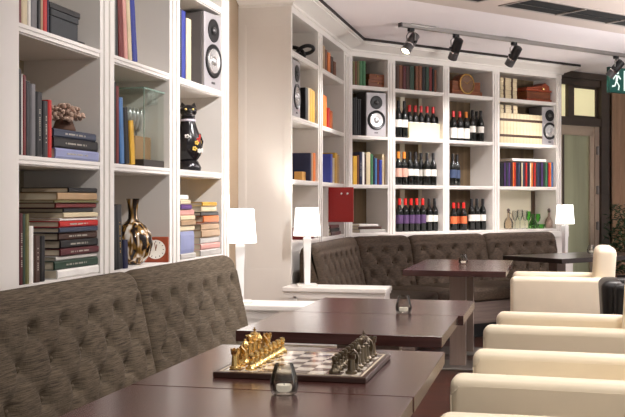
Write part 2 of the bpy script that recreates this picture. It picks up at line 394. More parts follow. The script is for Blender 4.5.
# ------------------------------------------------------------------ sofas (banquette units)
def banquette(label, fr, L, k0, k1, fabric, rows, col_sp, off, rz_end=.10, drop=.012):
    t = thing('banquette_sofa', label, 'sofa', fr.p(0, 0, 0), fr.rz, 'tufted taupe banquette units along the bookcases')
    # profile of the back: n = distance in front of the back plane, z up
    prof = []
    NV = 44
    for i in range(NV+1):
        f = i/NV; prof.append((.273-.108*f, .40+.50*f, f))
    for i in range(1, 9):
        a = math.pi*i/8*.5; prof.append((.165-.065+.065*math.cos(a)-.0, .90+.066*math.sin(a), None))
    for i in range(1, 5):
        a = math.pi/2+math.pi/2*i/4; prof.append((.10+.09*math.cos(a), .906+.06*math.sin(a), None))
    prof.append((.01, .10, None))
    np_ = len(prof)
    ns = max(24, int(L/.02))
    btn = []
    for r, f in enumerate(rows):
        x = off+(col_sp/2 if r % 2 else 0)
        while x < L-.07:
            if x > .07: btn.append((x, f))
            x += col_sp
    dz = .5115    # length of the sloped front
    m = MB(); rings = []
    rr = rz_end
    for i in range(ns+1):
        s = L*i/ns
        # finer spacing close to the ends
        s = L*(.5-.5*math.cos(math.pi*i/ns))*.35+s*.65
        dend = min(s, L-s)
        ins = 0. if dend >= rr else rr*.55*(1-math.sqrt(max(0, 1-(1-dend/rr)**2)))
        ring = []
        for j, (n, z, f) in enumerate(prof):
            disp = 0.
            if f is not None:
                env = min(1, f/.06, (1-f)/.05+.25)
                for bx, bf in btn:
                    dx = s-bx; dv = (f-bf)*dz
                    if abs(dx) > .25 or abs(dv) > .25: continue
                    q = (dx*dx+dv*dv)
                    disp -= .034*math.exp(-q/(2*.020**2))
                # diagonal pleats between buttons
                rs = abs(rows[1]-rows[0])*dz
                best = 1.
                for bx, bf in btn:
                    for sx in (-1, 1):
                        for sv in (-1, 1):
                            ex, ev = bx+sx*col_sp/2, bf+sv*rs/dz
                            if not (-.01 < ex < L+.01) or ev > rows[0]+.03 or ev < rows[-1]-.05: continue
                            ax, av = (s-bx), (f-bf)*dz
                            lx, lv = sx*col_sp/2, sv*rs
                            l2 = lx*lx+lv*lv; h = (ax*lx+av*lv)/l2
                            if 0 <= h <= 1:
                                q = abs(ax*lv-av*lx)/math.sqrt(l2); best = min(best, q)
                disp -= .011*math.exp(-(best/.018)**2)
                disp += .012*env
                disp *= env
            dn = disp-ins
            if f is not None: n2, z2 = n+dn*.977, z+dn*.211
            else:
                fz = max(0., (z-.4)/.56); n2 = n-ins*(.6 if n > .1 else -.1); z2 = z-ins*.8*(1 if z > .5 else 0)
            n2 = max(n2, 0.0)
            sk = s+n2*(k0*(1-s/L)-k1*(s/L)) if (k0 or k1) else s
            ring.append(m.bm.verts.new((sk, -n2, z2)))
        rings.append(ring)
    for a, c in zip(rings, rings[1:]):
        for j in range(np_): m.bm.faces.new((a[j], a[(j+1) % np_], c[(j+1) % np_], c[j]))
    m.bm.faces.new(rings[0][::-1]); m.bm.faces.new(rings[-1])
    bk = m.build('backrest', fabric, t, True, angle=70); bk.location.z = -drop
    for bx, bf in btn:
        n, z = .273-.108*bf, .40+.50*bf
        n2, z2 = n-.016*.977, z-.016*.211-drop
        sk = bx+n2*(k0*(1-bx/L)-k1*(bx/L))
        o = MB().ball((0, 0, 0), .012, (1, .6, 1), 8, 6).build('button', fabric, bk, True, (sk, -n2, z2+drop))
        o.rotation_euler = (R(12), 0, 0)
    def slab(n0, n1, z0, z1, name, mm, bev=0.):
        q = MB(); q.prism([(n0*k0, -n0), (n1*k0, -n1), (L-n1*k1, -n1), (L-n0*k1, -n0)], z0, z1)
        if bev:
            bmesh.ops.bevel(q.bm, geom=[e for e in q.bm.edges], offset=bev, segments=4, profile=.5, affect='EDGES')
        return q.build(name, mm, t, bool(bev))
    slab(.20, .93, .34, .46, 'seat_cushion', fabric, .03)
    slab(.02, .90, .14, .338, 'plinth', PLINTHW)
    slab(.05, .80, .0, .14, 'toe_kick', BLACK)
    return t
ROWS = [.87, .64, .41, .18]
S1 = lambda y: Frame(-1.862, y, R(90))
banquette('taupe tufted sofa unit at the left edge, below the book stacks', S1(2.40), 1.63, 0, 0, FABRIC, ROWS, .225, .20)
banquette('taupe tufted sofa unit ending beside the near white lamp', S1(4.034), 1.366, 0, 0, FABRIC, ROWS, .222, .09)
K = math.tan((R(90)-BRZ)/2)
SBo = (-1.7, 9.1)
bo = FB.b
by_ = SBo[1]+.16*(bo.y)-0; bx_ = SBo[0]+.16*bo.x
# corner of the two back planes
e = FB.e; tc_ = (-1.862-bx_)/e.x; cy_ = by_+e.y*tc_
FSM = Frame(-1.862, 7.44, R(90)); LM = cy_-7.44
FSB = Frame(-1.862, cy_, BRZ)
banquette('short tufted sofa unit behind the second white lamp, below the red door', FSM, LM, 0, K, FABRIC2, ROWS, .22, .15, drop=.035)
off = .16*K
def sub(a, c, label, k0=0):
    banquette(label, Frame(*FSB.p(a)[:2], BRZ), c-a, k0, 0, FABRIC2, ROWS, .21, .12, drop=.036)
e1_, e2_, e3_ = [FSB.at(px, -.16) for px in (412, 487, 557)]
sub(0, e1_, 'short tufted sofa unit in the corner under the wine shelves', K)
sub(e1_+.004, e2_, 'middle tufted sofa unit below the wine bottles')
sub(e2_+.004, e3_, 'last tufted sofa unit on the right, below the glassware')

# ------------------------------------------------------------------ tables
def make_table(label, wx, wy, topmat, loc, rz, group):
    t = thing('cafe_table', label, 'table', loc, rz, group)
    MB().box(-wx/2, wx/2, -wy/2, wy/2, .708, .75, .002, 1).build('tabletop', topmat, t)
    MB().box(-.06, .06, -.05, .05, .014, .708).build('pedestal', TAUPE, t)
    MB().box(-.21, .21, -.21, .21, 0, .014, .003, 1).build('base_plate', GREYMETAL, t)
    MB().box(-.16, .16, -.16, .16, .700, .7085).build('mounting_plate', BLACK, t)
    return t
G = 'square dark pedestal tables'
make_table('dark table nearest the camera, cut off by the bottom edge', .775, .78, WENGE, (-.722, 2.163, 0), 0, G)
make_table('dark table carrying the chessboard', .78, .79, WENGE, (-.722, 2.953, 0), 0, G)
make_table('bare dark table just beyond the chess table', .80, .70, WENGE, (-.78, 4.07, 0), 0, G)
make_table('dark table with the second glass candle, joined to the bare one', .775, .69, WENGE, (-.745, 4.771, 0), 0, G)
make_table('dark table with a visible square post, behind the candle tables', .745, .73, WENGE, (-.66, 7.67, 0), 0, G)
make_table('farther half of the table pair in front of the corner sofa', .745, .71, WENGE, (-.655, 8.395, 0), 0, G)
n_ = (-.757, .653)
def t4(a, c): return (.127+.653*a-.757*c, 9.04+.757*a+.653*c, 0)
make_table('near-black angled table near the white chair back', .70, .70, DARKTOP, t4(.35, .35), BRZ, G)
make_table('near-black angled table in front of the far white lamp', .70, .70, DARKTOP, t4(1.055, .35), BRZ, G)

# ------------------------------------------------------------------ armchairs
def make_armchair(label, lm, loc, rz, backh=.92, group=None, W=.56, arm_h=.70, Lc=.68):
    t = thing('armchair', label, 'armchair', loc, rz, group)     # front at x=0, back towards +x
    for sgn in (-1, 1):
        y = sgn*W/2
        m = MB(); m.box(0, Lc, y-.055, y+.055, .10, arm_h, .036, 5)
        a = m.build('arm', lm, t, True, angle=60)
        for yy in (y-.052, y+.052):
            MB().tube([(.012, yy, .16), (.006, yy, arm_h-.06), (.03, yy, arm_h-.034), (.10, yy, arm_h-.030), (Lc-.05, yy, arm_h-.030)], .0028, 6).build('piping', lm, a, True)
    MB().box(.02, Lc-.06, -W/2+.056, W/2-.056, .30, .44, .03, 4).build('seat_cushion', lm, t, True, angle=60)
    MB().box(.03, Lc-.02, -W/2+.056, W/2-.056, .12, .298, .006, 1).build('seat_base', lm, t)
    bk = MB(); bk.box(0, .145, -W/2+.03, W/2-.03, .0, backh-.30, .05, 5)
    for v in bk.bm.verts: v.co.x += (v.co.z)*.06
    o = bk.build('backrest', lm, t, True, (Lc-.10, 0, .30), angle=60)
    for x in (.05, Lc-.06):
        for y in (-W/2, W/2): MB().lathe([(.014, 0), (.022, .102)], 10, Matrix.Translation((x, y, 0))).build('leg', BROWNFRAME, t, True)
    return t
AG = 'cream leather armchairs in a row beside the tables'
c0 = make_armchair('cream leather armchair nearest the camera, only its far arm showing', LEATHER, (-.28, 2.335, 0), 0, group=AG)
make = [((-.284, 3.51, 0), 'cream leather armchair facing the chess table'), ((-.262, 4.83, 0), 'cream leather armchair with bright arms facing the candle table'),
        ((-.265, 7.815, 0), 'cream leather armchair whose rounded back rises above its arms')]
for l, lab in make:
    dup(c0, l, R(-3.2) if l[1] < 6 else 0, lab)
make_armchair('black leather armchair standing beside the cream one with raised back', BLEATHER, (1.06, 6.72, 0), R(180), backh=.755, W=.50, arm_h=.745, Lc=.66)

# ------------------------------------------------------------------ lamps
def lamp(label, loc, rz, first=None):
    if first: return dup(first, loc, rz, label)
    t = thing('table_lamp', label, 'lamp', loc, rz, 'white table lamps')
    m = MB(); m.box(-.075, .075, -.075, .075, 0, .012, .003, 1); m.build('base', WHITE, t)
    m = MB(); m.lathe([(.030, .012), (.034, .20), (.040, .345), (.036, .36)], 4, Matrix.Rotation(R(45), 4, 'Z')); m.build('stem', mat('white_ceramic', (238, 236, 234), .25), t)
    MB().lathe([(.010, .36), (.010, .40)], 12).build('neck', CHROME, t, True)
    sm = mat('glowing_white_shade', (250, 248, 244), .8, emit=(255, 250, 243), estr=1.6)
    m = MB(); m.lathe([(.102, .37), (.103, .373), (.086, .578), (.085, .578), (.101, .373)], 32); m.build('lamp_shade', sm, t, True)
    return t
lp = lamp('white table lamp beside the near sofa end and bookcase', (-1.852, 5.93, .628), R(20))
lamp('white table lamp before the panelled bookcase end', (-1.742, 7.25, .628), R(20), lp)
sL = FSB.at(565, -.14)
pl = FSB.p(sL, -.14, 0)
t = thing('lamp_stand', 'white square stand under the far lamp next to the door', 'stand', pl, BRZ)
MB().box(-.06, .06, -.06, .06, 0, .62).build('body', WHITE, t); MB().box(-.078, .078, -.078, .078, .62, .64, .004, 1).build('top', WHITE, t)
lamp('white table lamp in front of the glazed door', (pl[0], pl[1], .64), R(49), lp)

# ------------------------------------------------------------------ books
PAL = {'dark red': (104, 28, 26), 'red': (176, 30, 24), 'maroon': (78, 24, 30), 'cream': (206, 190, 156), 'white': (228, 224, 218), 'grey': (104, 102, 104), 'light grey': (176, 172, 166),
       'charcoal': (38, 38, 40), 'black': (15, 15, 17), 'navy': (24, 28, 58), 'blue': (44, 56, 138), 'light blue': (70, 112, 160), 'dark green': (34, 58, 44), 'green': (62, 112, 74), 'olive': (104, 100, 62),
       'brown': (108, 62, 38), 'dark brown': (62, 38, 28), 'tan': (164, 134, 100), 'orange': (206, 108, 40), 'yellow': (204, 158, 50), 'pink': (206, 150, 140), 'purple': (84, 52, 112), 'slate': (50, 58, 76), 'teal': (30, 88, 92), 'silver blue': (132, 138, 172)}
def bmat(c): return mat('book_cover_'+c.replace(' ', '_'), PAL[c], .42, var=.14, vscale=(9, 9, 9))
LET = {'w': mat('pale_lettering', (176, 170, 158), .5), 'g': mat('gold_lettering', (206, 172, 96), .4, metal=.5)}
def book_mesh(t, d, h, color, lettering=None):
    """t thick (x), d deep (y, spine at y=0), h tall (z)"""
    cb = min(.003, t*.18)
    m = MB()
    m.prism([(0, .005), (t*.18, .0008), (t*.82, .0008), (t, .005), (t, .008), (0, .008)], 0, h)
    m.box(0, cb, .008, d, 0, h); m.box(t-cb, t, .008, d, 0, h)
    o = m.build('book', bmat(color))
    MB().box(cb, t-cb, .008, d-.004, .004, h-.004).build('pages', PAGES, o)
    if lettering:
        q = MB(); z = h*.25; rnd = random.Random(int(t*1e5)+int(h*1e4))
        while z < h*.72:
            l = rnd.uniform(.003, .007)
            q.box(t*.5-.0032, t*.5+.0032, -.0004, .0012, z, z+l); z += l+(rnd.uniform(.002, .003) if rnd.random() < .8 else .012)
        q.build('spine_lettering', LET[lettering], o)
    return o
def put(o, fr, x, y, z, lean=0.):
    o.matrix_world = fr.mat(x, y, z) @ Matrix.Rotation(lean, 4, 'Y')
BAYS = {}
def inbay(fr, a, e):
    for q0, q1 in BAYS[id(fr)]:
        if q0-.06 < (a+e)/2 < q1+.06:
            if e > q1-.004: e = q1-.004
            if a < q0+.003: a = q0+.003
    return a, max(e, a+.006)
def row(fr, zs, items, place, group, sb=.006, depth=.21, maxh=.43, lettered=()):
    n = len(items)
    for i, it in enumerate(items):
        p0, p1, yt, c = it[:4]; lean = it[4] if len(it) > 4 else 0.
        a, e = inbay(fr, fr.at(p0, sb), fr.at(p1, sb))
        h = min(maxh, max(.09, fr.z(yt, (a+e)/2, sb)-zs-.001)) if yt is not None else maxh
        th = max(.006, e-a-.001)
        o = book_mesh(th, depth-(.012*(i % 3)), h, c, lettered[i] if i in lettered else None) if isinstance(lettered, dict) else book_mesh(th, depth-(.012*(i % 3)), h, c)
        put(o, fr, a+(h*math.sin(-lean) if lean < 0 else 0)*0, sb+.002*(i % 2), zs+.001+(th*math.sin(lean) if lean > 0 else 0), lean)
        w = (ORD[i]+' from the left') if n > 1 else 'standing'
        tag(o, f'{c} book, {w}, {place}', 'book', group)
def stack(fr, zs, items, place, group, sb=.004, lettered=True):
    """items bottom first: (px0, px1, thickness in m, colour, depth)"""
    z = zs+.001; n = len(items)
    for i, (p0, p1, th, c, dp) in enumerate(items):
        a, e = inbay(fr, fr.at(p0, sb), fr.at(p1, sb))
        o = book_mesh(th-.001, dp, e-a, c, ('w' if lettered and th > .022 and c not in ('white', 'cream', 'light grey', 'tan') else None))
        o.matrix_world = fr.mat(a, sb+.004*((i*7) % 3), z+th-.001) @ Matrix.Rotation(R(90), 4, 'Y')
        z += th
        w = 'bottom' if i == 0 else ('top' if i == n-1 else ORD[i]+' from bottom')
        tag(o, f'{c} book, {w} of the stack, {place}', 'book', group)
    return z
NB = 'near bookcase'
BAYS[id(FL)] = lb; BAYS[id(FM)] = mbays; BAYS[id(FB)] = bb
row(FL, ZS[2], [(17, 22.5, None, 'dark red'), (22.6, 28.9, None, 'cream'), (29, 31.4, None, 'white'), (31.6, 38.7, None, 'grey'), (38.8, 41.4, None, 'black'), (41.5, 44, None, 'tan'), (44.1, 48, None, 'red'), (48.1, 50, None, 'navy')],
    'upper shelf, near bookcase first bay', 'books on the upper shelf of the first bay', maxh=.36)
row(FL, ZS[1], [(18.9, 22.2, 69, 'black'), (22.3, 23.6, 74, 'white'), (23.7, 26.8, 75, 'dark red'), (26.9, 31.4, 81, 'charcoal'), (31.5, 36.5, 84, 'grey'), (37, 43.8, 92, 'black'), (43.9, 48.9, 101, 'charcoal'), (49.4, 53.0, 100, 'red')],
    'middle shelf, near bookcase first bay', 'books on the middle shelf of the first bay', lettered={5: 'w', 6: 'w'})
zt = stack(FL, ZS[1], [(56, 102, .042, 'silver blue', .2), (55, 100, .044, 'black', .19), (56, 98, .034, 'slate', .18)], 'below the dried coral', 'books stacked below the dried coral')
row(FL, ZS[0], [(20.2, 23.5, 213, 'maroon'), (23.6, 26.5, 214, 'dark green'), (26.6, 30, 214, 'olive'), (30.8, 34.8, 226, 'white'), (35.2, 41, 235, 'dark brown'), (41.4, 46.5, 236, 'black')],
    'lower shelf, near bookcase first bay', 'books standing on the lower shelf of the first bay', lettered={0: 'w', 4: 'w'})
stack(FL, ZS[0], [(58, 102.5, .036, 'white', .22), (56, 102, .036, 'dark green', .23), (58, 101, .018, 'light grey', .22), (61, 101, .030, 'maroon', .22), (62, 101, .034, 'black', .21), (61, 100.5, .030, 'dark brown', .22), (60, 98, .022, 'slate', .23),
      (61, 101.5, .026, 'red', .24), (62, 101, .012, 'white', .24), (64, 98, .022, 'cream', .21), (65, 94, .018, 'charcoal', .22), (58, 98, .022, 'dark red', .23), (55, 101, .010, 'olive', .24), (59, 98, .032, 'tan', .23), (71, 101, .022, 'black', .22)],
      'near bookcase lower shelf', 'books stacked on the lower shelf of the first bay')
row(FL, ZS[2], [(112.8, 116, None, 'light grey'), (116.4, 119.4, None, 'black', R(-2)), (120.2, 125, None, 'dark red', R(-3.5)), (126, 129, None, 'pink', R(-5)), (129.8, 133, None, 'cream', R(-6)), (134.6, 139, None, 'blue', R(-7.5))],
    'upper shelf, near bookcase second bay', 'books on the upper shelf of the second bay', maxh=.37)
row(FL, ZS[1], [(114, 117, 82, 'black'), (117.1, 120, 86, 'dark red'), (121.5, 125.4, 98, 'light blue', R(-4)), (126.4, 131, 108, 'black', R(-5)), (132.2, 136.0, 121, 'yellow', R(-6))],
    'beside the glass case, near bookcase', 'books beside the glass case')
row(FL, ZS[0], [(115, 118, 206, 'black', R(-3)), (118.4, 124.2, 205, 'charcoal', R(-3)), (124.8, 129, 240, 'navy', R(-2))], 'left of the round vase, near bookcase', 'books left of the round vase', lettered={1: 'g'})
row(FL, ZS[2], [(180.8, 182.2, 9, 'navy'), (182.3, 186.8, 11, 'blue'), (187.2, 192, 19, 'cream')], 'left of the speaker, near bookcase third bay', 'books left of the near speaker')
stack(FL, ZS[0], [(181.5, 196, .03, 'light grey', .2), (181.5, 195, .12, 'silver blue', .2), (181.5, 196, .03, 'cream', .2), (181.5, 196, .03, 'tan', .2), (181.5, 196, .026, 'cream', .2), (181.5, 195.5, .032, 'pink', .2), (181.5, 192, .028, 'purple', .19), (181.5, 191.5, .026, 'cream', .19), (181.5, 190, .026, 'white', .18)],
      'left stack, near bookcase third bay', 'books in the left stack of the third bay', lettered=False)
stack(FL, ZS[0], [(201, 221.8, .036, 'light grey', .2), (202, 221.5, .034, 'pink', .2), (202, 221, .036, 'light grey', .2), (202, 220, .042, 'tan', .2), (202, 220, .034, 'tan', .19), (198, 221, .010, 'brown', .2), (204, 219, .038, 'orange', .19), (202, 219.5, .022, 'charcoal', .19), (203, 218, .034, 'cream', .19), (203, 217, .024, 'yellow', .19)],
      'right stack, near bookcase third bay', 'books in the right stack of the third bay', lettered=False)
# panelled-end bookcase
row(FM, ZS[2], [(306, 308.6, 88, 'black'), (308.7, 310.2, 88, 'cream'), (310.3, 313, 89, 'yellow'), (313.2, 315.4, 91, 'yellow')], 'beside the oblique speaker', 'books beside the oblique speaker', sb=.02, depth=.22)
row(FM, ZS[1], [(310.5, 311.8, 153, 'navy'), (312, 313.6, 153, 'tan'), (313.8, 316.3, 153, 'orange'), (316.5, 317.4, 158, 'white')], 'below the edge-on speaker', 'books below the oblique speaker', sb=.02, depth=.26)
row(FM, ZS[2], [(323.4, 325, 95, 'orange'), (325.2, 327.4, 96, 'orange'), (328, 330.4, 108, 'red'), (330.6, 333.4, 111, 'orange')], 'panelled bookcase, second bay', 'orange books in the second bay of the panelled bookcase', sb=.02, depth=.2)
row(FM, ZS[3], [(323.4, 325.4, 46, 'tan'), (325.6, 328, 50, 'brown'), (328.2, 331, 53, 'orange'), (331.2, 334, 57, 'dark brown'), (334.2, 336.6, 62, 'brown')], 'top shelf, panelled bookcase', 'brown books on the top shelf of the panelled bookcase', sb=.02, depth=.2)
row(FM, ZS[1], [(331, 333, 154, 'blue'), (333.4, 335.2, 158, 'cream'), (335.4, 338, 153, 'yellow'), (338.2, 340.2, 155, 'tan')], 'above the red door', 'books above the red door', sb=.02, depth=.24)
row(FM, ZS[0], [(306, 309, 229, 'dark red'), (309.3, 312, 230, 'red'), (312.3, 315, 231, 'maroon')], 'behind the second lamp', 'red books behind the second lamp', sb=.02, depth=.22)
# far bookcase
row(FB, ZS[3], [(353.4, 355.4, 61, 'olive'), (355.5, 357.4, 61, 'brown'), (357.5, 359.8, 61, 'olive'), (360, 363, 61, 'green'), (363.2, 366, 61, 'green')], 'top shelf, far bookcase first bay', 'green books on the far top shelf', sb=.04)
row(FB, ZS[2], [(353.4, 355.4, 98, 'black'), (355.6, 357.6, 97, 'charcoal'), (357.8, 359.6, 99, 'black'), (359.8, 361.4, 99, 'black')], 'left of the far speaker', 'black books left of the far speaker', sb=.04)
row(FB, ZS[2], [(385.4, 386.8, 110, 'cream')], 'right beside the far corner speaker', 'book right of the far speaker', sb=.03, depth=.18)
row(FB, ZS[1], [(353.4, 357.3, 156, 'yellow'), (357.4, 359.5, 155, 'brown'), (359.6, 362.6, 152, 'navy'), (362.7, 365, 152, 'white'), (365.1, 366.6, 154, 'dark brown'), (366.7, 370.8, 152, 'cream'), (370.9, 373.4, 154, 'green'), (373.5, 375.2, 156, 'navy'), (375.3, 377.4, 158, 'light blue'), (377.5, 379.5, 159, 'maroon'), (379.6, 382.4, 160, 'blue'), (382.5, 384.5, 154, 'cream'), (384.6, 387, 155, 'tan')],
    'under the far corner speaker', 'mixed books under the far speaker', sb=.04, lettered={2: 'w'})
stack(FB, ZS[0], [(360, 386, .034, 'light grey', .22), (359, 382, .03, 'dark brown', .22), (360, 379, .022, 'white', .2)], 'right of the red door', 'flat books right of the red door', sb=.02, lettered=False)
row(FB, ZS[3], [(396.2, 399.4, 65, 'dark brown'), (399.6, 403, 65, 'brown'), (403.2, 406.4, 66, 'maroon'), (406.6, 410, 66, 'dark brown'), (410.2, 414.6, 66, 'dark green'), (416, 419, 66, 'brown'), (419.2, 422.4, 66, 'brown'), (422.8, 426, 67, 'black'), (426.2, 429.4, 67, 'dark green'), (429.6, 432.4, 67, 'dark red'), (432.6, 434.6, 69, 'black'), (434.8, 437, 70, 'brown')],
    'top shelf above the red-capped wine', 'old leather books on the far top shelf', sb=.04)
cb = ZS[3]
def banded(o, h, lying=False, fr=(.34, .74)):
    for f in fr:
        MB().box(-.0008, o.dimensions.x+.0008, -.0015, .0055, h*f-.014, h*f+.014).build('spine_band', mat('dark_brown_band', (70, 48, 36), .5), o)
# cream law-book style volumes: standing row, two lying on them, five lying on the top shelf
nv = 13
for i in range(nv):
    a0 = 500.3+(542.4-500.3)*i/nv; a1 = 500.3+(542.4-500.3)*(i+1)/nv
    a, e_ = FB.at(a0, .04), FB.at(a1, .04)
    hh = FB.z(113, a, .04)-ZS[2]-.001
    hh = FB.z(114.2, FB.at(521, .04), .04)-ZS[2]
    o = book_mesh(e_-a-.001, .22, hh, 'cream'); bpy.context.view_layer.update(); banded(o, hh, fr=(.25, .78))
    put(o, FB, a, .04, ZS[2]+.001)
    tag(o, f'cream volume with two brown bands, {ORD[i]} from the left in the long row', 'book', 'cream banded volumes on the far bookcase')
topz = ZS[2]+.001+hh
def lyingv(n, z, th, L0, L1, where):
    for i in range(n):
        a, e_ = FB.at(L0, .04), FB.at(L1, .04)
        o = book_mesh(th-.001, .21, e_-a, 'cream'); bpy.context.view_layer.update(); banded(o, e_-a, fr=(.24, .70))
        o.matrix_world = FB.mat(a, .04+.003*(i % 2), z+th*(i+1)) @ Matrix.Rotation(R(90), 4, 'Y')
        tag(o, f'cream banded volume lying flat, {ORD[i]} from bottom, {where}', 'book', 'cream banded volumes on the far bookcase')
lyingv(2, topz, .046, 500.5, 517.5, 'on the row of cream volumes')
lyingv(5, ZS[3], .047, 500.5, 517, 'on the top shelf')
cols = ['black', 'charcoal', 'black', 'purple', 'charcoal', 'slate', 'purple', 'charcoal', 'maroon', 'orange', 'red', 'charcoal', 'navy', 'slate', 'charcoal', 'cream', 'slate', 'maroon', 'red', 'charcoal', 'navy', 'cream', 'orange', 'maroon', 'red', 'charcoal', 'slate', 'navy', 'black', 'purple', 'charcoal', 'dark green', 'green', 'charcoal', 'red', 'orange', 'light blue', 'navy', 'purple']
it = []
for i, c in enumerate(cols):
    a = 500.4+55.6*i/len(cols); it.append((a, a+55.6/len(cols)-.05, 162.4, c))
row(FB, ZS[1], it, 'below the cream volumes', 'thin multicoloured books on the far bookcase', sb=.04)
def flatmag():
    a, e_ = FB.at(512, .05), FB.at(546, .05)
    hh = FB.z(162.4, FB.at(520, .04), .04)
    o = book_mesh(.03, .2, e_-a, 'white'); o.matrix_world = FB.mat(a, .045, ZS[1]+.29+.032) @ Matrix.Rotation(R(90), 4, 'Y')
    mx = max(ob.matrix_world.translation.z+ob.dimensions.z for ob in COL.objects if ob.get('group') == 'thin multicoloured books on the far bookcase')
    o.matrix_world = FB.mat(a, .045, mx+.0305) @ Matrix.Rotation(R(90), 4, 'Y')
    tag(o, 'white book lying on top of the multicoloured row', 'book')
bpy.context.view_layer.update(); flatmag()

# ------------------------------------------------------------------ speakers
def speaker(label, fr, px0, px1, zs, turn=0., first=None, sb=.0, W=.225, H=.445):
    a = fr.at((px0+px1)/2, sb)
    loc = fr.p(a, sb, zs+.001)
    if first: return dup(first, loc, fr.rz+turn, label)
    t = thing('loudspeaker', label, 'speaker', loc, fr.rz+turn, 'silver two-way loudspeakers on the shelves')
    MB().box(-W/2, W/2, .018, .23, 0, H, .004, 1).build('cabinet', mat('grey_speaker_cabinet', (108, 104, 104), .4), t)
    MB().box(-W/2, W/2, 0, .018, 0, H, .005, 2).build('front_baffle', mat('silver_baffle', (176, 172, 174), .35, metal=.3), t)
    X = Matrix.Rotation(R(90), 4, 'X')
    def ring(r0, z, prof, nm, mm): MB().lathe(prof, 32, Matrix.Translation((0, 0, z)) @ X).build(nm, mm, t, True)
    ring(0, .345, [(.068, 0), (.068, .006), (.06, .008), (.03, .002), (0, .002)], 'tweeter_surround', BLACK)
    MB().ball((0, -.006, .345), .022, (1, .6, 1)).build('tweeter_dome', DKMETAL, t, True)
    ring(0, .165, [(.100, 0), (.100, .008), (.092, .011), (.078, .006), (0, .003)], 'woofer_surround', BLACK)
    ring(0, .165, [(.074, .006), (.070, .010), (.03, .005), (0, .004)], 'woofer_cone', mat('pale_cone', (214, 212, 210), .25, metal=.7))
    MB().ball((0, -.008, .165), .028, (1, .45, 1)).build('dust_cap', SILVER, t, True)
    MB().box(-.02, .02, -.003, .0, .03, .042).build('badge', DKMETAL, t)
    return t
sp = speaker('silver loudspeaker on the near bookcase beside the blue book', FL, 207, 219.5, ZS[2], R(-8), sb=.02)
speaker('silver loudspeaker seen edge-on beside yellow books', FM, 294.3, 299.3, ZS[2], R(0), sp, sb=.02)
speaker('silver loudspeaker between black books and the bottles', FB, 367, 385.5, ZS[2], R(-12), sp, sb=.04)
speaker('silver loudspeaker right of the cream volumes', FB, 543.6, 555.6, ZS[2], R(-6), sp, sb=.045)

# ------------------------------------------------------------------ bottles
BG = mat('dark_bottle_glass', (16, 18, 16), .08, spec=.6)
CAPS = {'red': mat('red_foil', (196, 44, 44), .35), 'orange': mat('orange_foil', (222, 132, 44), .35), 'black': mat('black_foil', (26, 24, 26), .35), 'bright red': mat('bright_red_foil', (222, 36, 30), .35)}
LABS = {'white': mat('white_bottle_label', (238, 234, 226), .6), 'purple': mat('purple_bottle_label', (88, 62, 104), .6), 'pink': mat('pink_bottle_label', (214, 168, 150), .6), 'orange': mat('orange_bottle_label', (226, 110, 62), .6), 'blue': mat('dark_blue_label', (60, 74, 104), .6)}
PROTO = {}
def bottle(cap, lab, loc, rz, label, group, H=.345, fat=1.):
    key = (cap, lab, round(H, 3), fat)
    if key in PROTO: return dup(PROTO[key], loc, rz, label, group)
    t = thing('wine_bottle', label, 'bottle', loc, rz, group)
    r = .0365*fat; f = H/.345
    MB().lathe([(r*.92, 0), (r, .006), (r, .205*f), (r*.97, .218*f), (r*.72, .245*f), (.0165, .265*f), (.0150, .275*f), (.0145, .343*f), (0, .343*f)], 20).build('body', BG, t, True)
    z0, z1 = (.03, .15) if lab in ('white',) and fat > 1 else (.10, .17)
    if lab in ('purple', 'orange', 'pink', 'blue'): z0, z1 = .085, .175
    MB().lathe([(r+.0006, z0*f), (r+.0006, z1*f)], 20).build('paper_label', LABS[lab], t, True)
    MB().lathe([(.0172, .278*f), (.0165, .283*f), (.0165, .342*f), (.0155, .347*f), (0, .347*f)], 16).build('foil_capsule', CAPS[cap], t, True)
    PROTO[key] = t
    return t
def bottles(fr, zs, lst, desc, group, sb=.085, **kw):
    last = None
    cnt = {}
    for i, (px, cap, lab, *rest) in enumerate(lst):
        H = rest[0] if rest else .345; fat = rest[1] if len(rest) > 1 else 1.
        y = sb; a = fr.at(px, y)
        if last is not None and math.hypot(a-last[0], y-last[1]) < .077:
            y = sb+.085; a = fr.at(px, y)
        last = (a, y)
        bottle(cap, lab, fr.p(a, y, zs+.001), fr.rz+R(-40), f'bottle with {cap} capsule, {lab} label, {ORD[i]} from left, {desc}', group, H, fat)
bottles(FB, ZS[2], [(398.4, 'black', 'white', .385), (404.4, 'black', 'white', .385)], 'left of the cream carton', 'tall bottles left of the cream carton')
sb = .125
bottles(FB, ZS[2]+.004, [(px, 'red', 'white') for px in (409.4, 415.2, 421, 427, 433, 438.4)], 'in the cream carton', 'red-capped bottles in the cream carton', sb=.10)
a, e_ = FB.at(406.6, .05), FB.at(442.4, .05)
a, e_ = FB.at(409.4, .10)-.047, FB.at(438.4, .10)+.047
e_ = min(e_, 1.255)
t = thing('wine_carton', 'cream carton holding the red-capped bottles, far bookcase', 'carton', FB.p((a+e_)/2, .10, ZS[2]+.0005), FB.rz)
w = (e_-a)/2; CARD = mat('cream_card', (226, 210, 170), .6)
MB().box(-w, w, -.052, -.047, 0, .165).build('front', CARD, t)
m = MB(); m.box(-w, -w+.004, -.047, .047, 0, .165); m.build('side', CARD, t); MB().box(w-.004, w, -.047, .047, 0, .165).build('side', CARD, t)
MB().box(-w, w, .047, .052, 0, .165).build('rear', CARD, t); MB().box(-w, w, -.047, .047, 0, .003).build('bottom', CARD, t)
bottles(FB, ZS[1], [(397.8+.6, 'orange', 'pink'), (404, 'orange', 'pink'), (410, 'black', 'white'), (415.6, 'black', 'white'), (421, 'black', 'white'), (427, 'black', 'white'), (433.2, 'black', 'white')], 'middle wine shelf', 'bottles on the middle wine shelf')
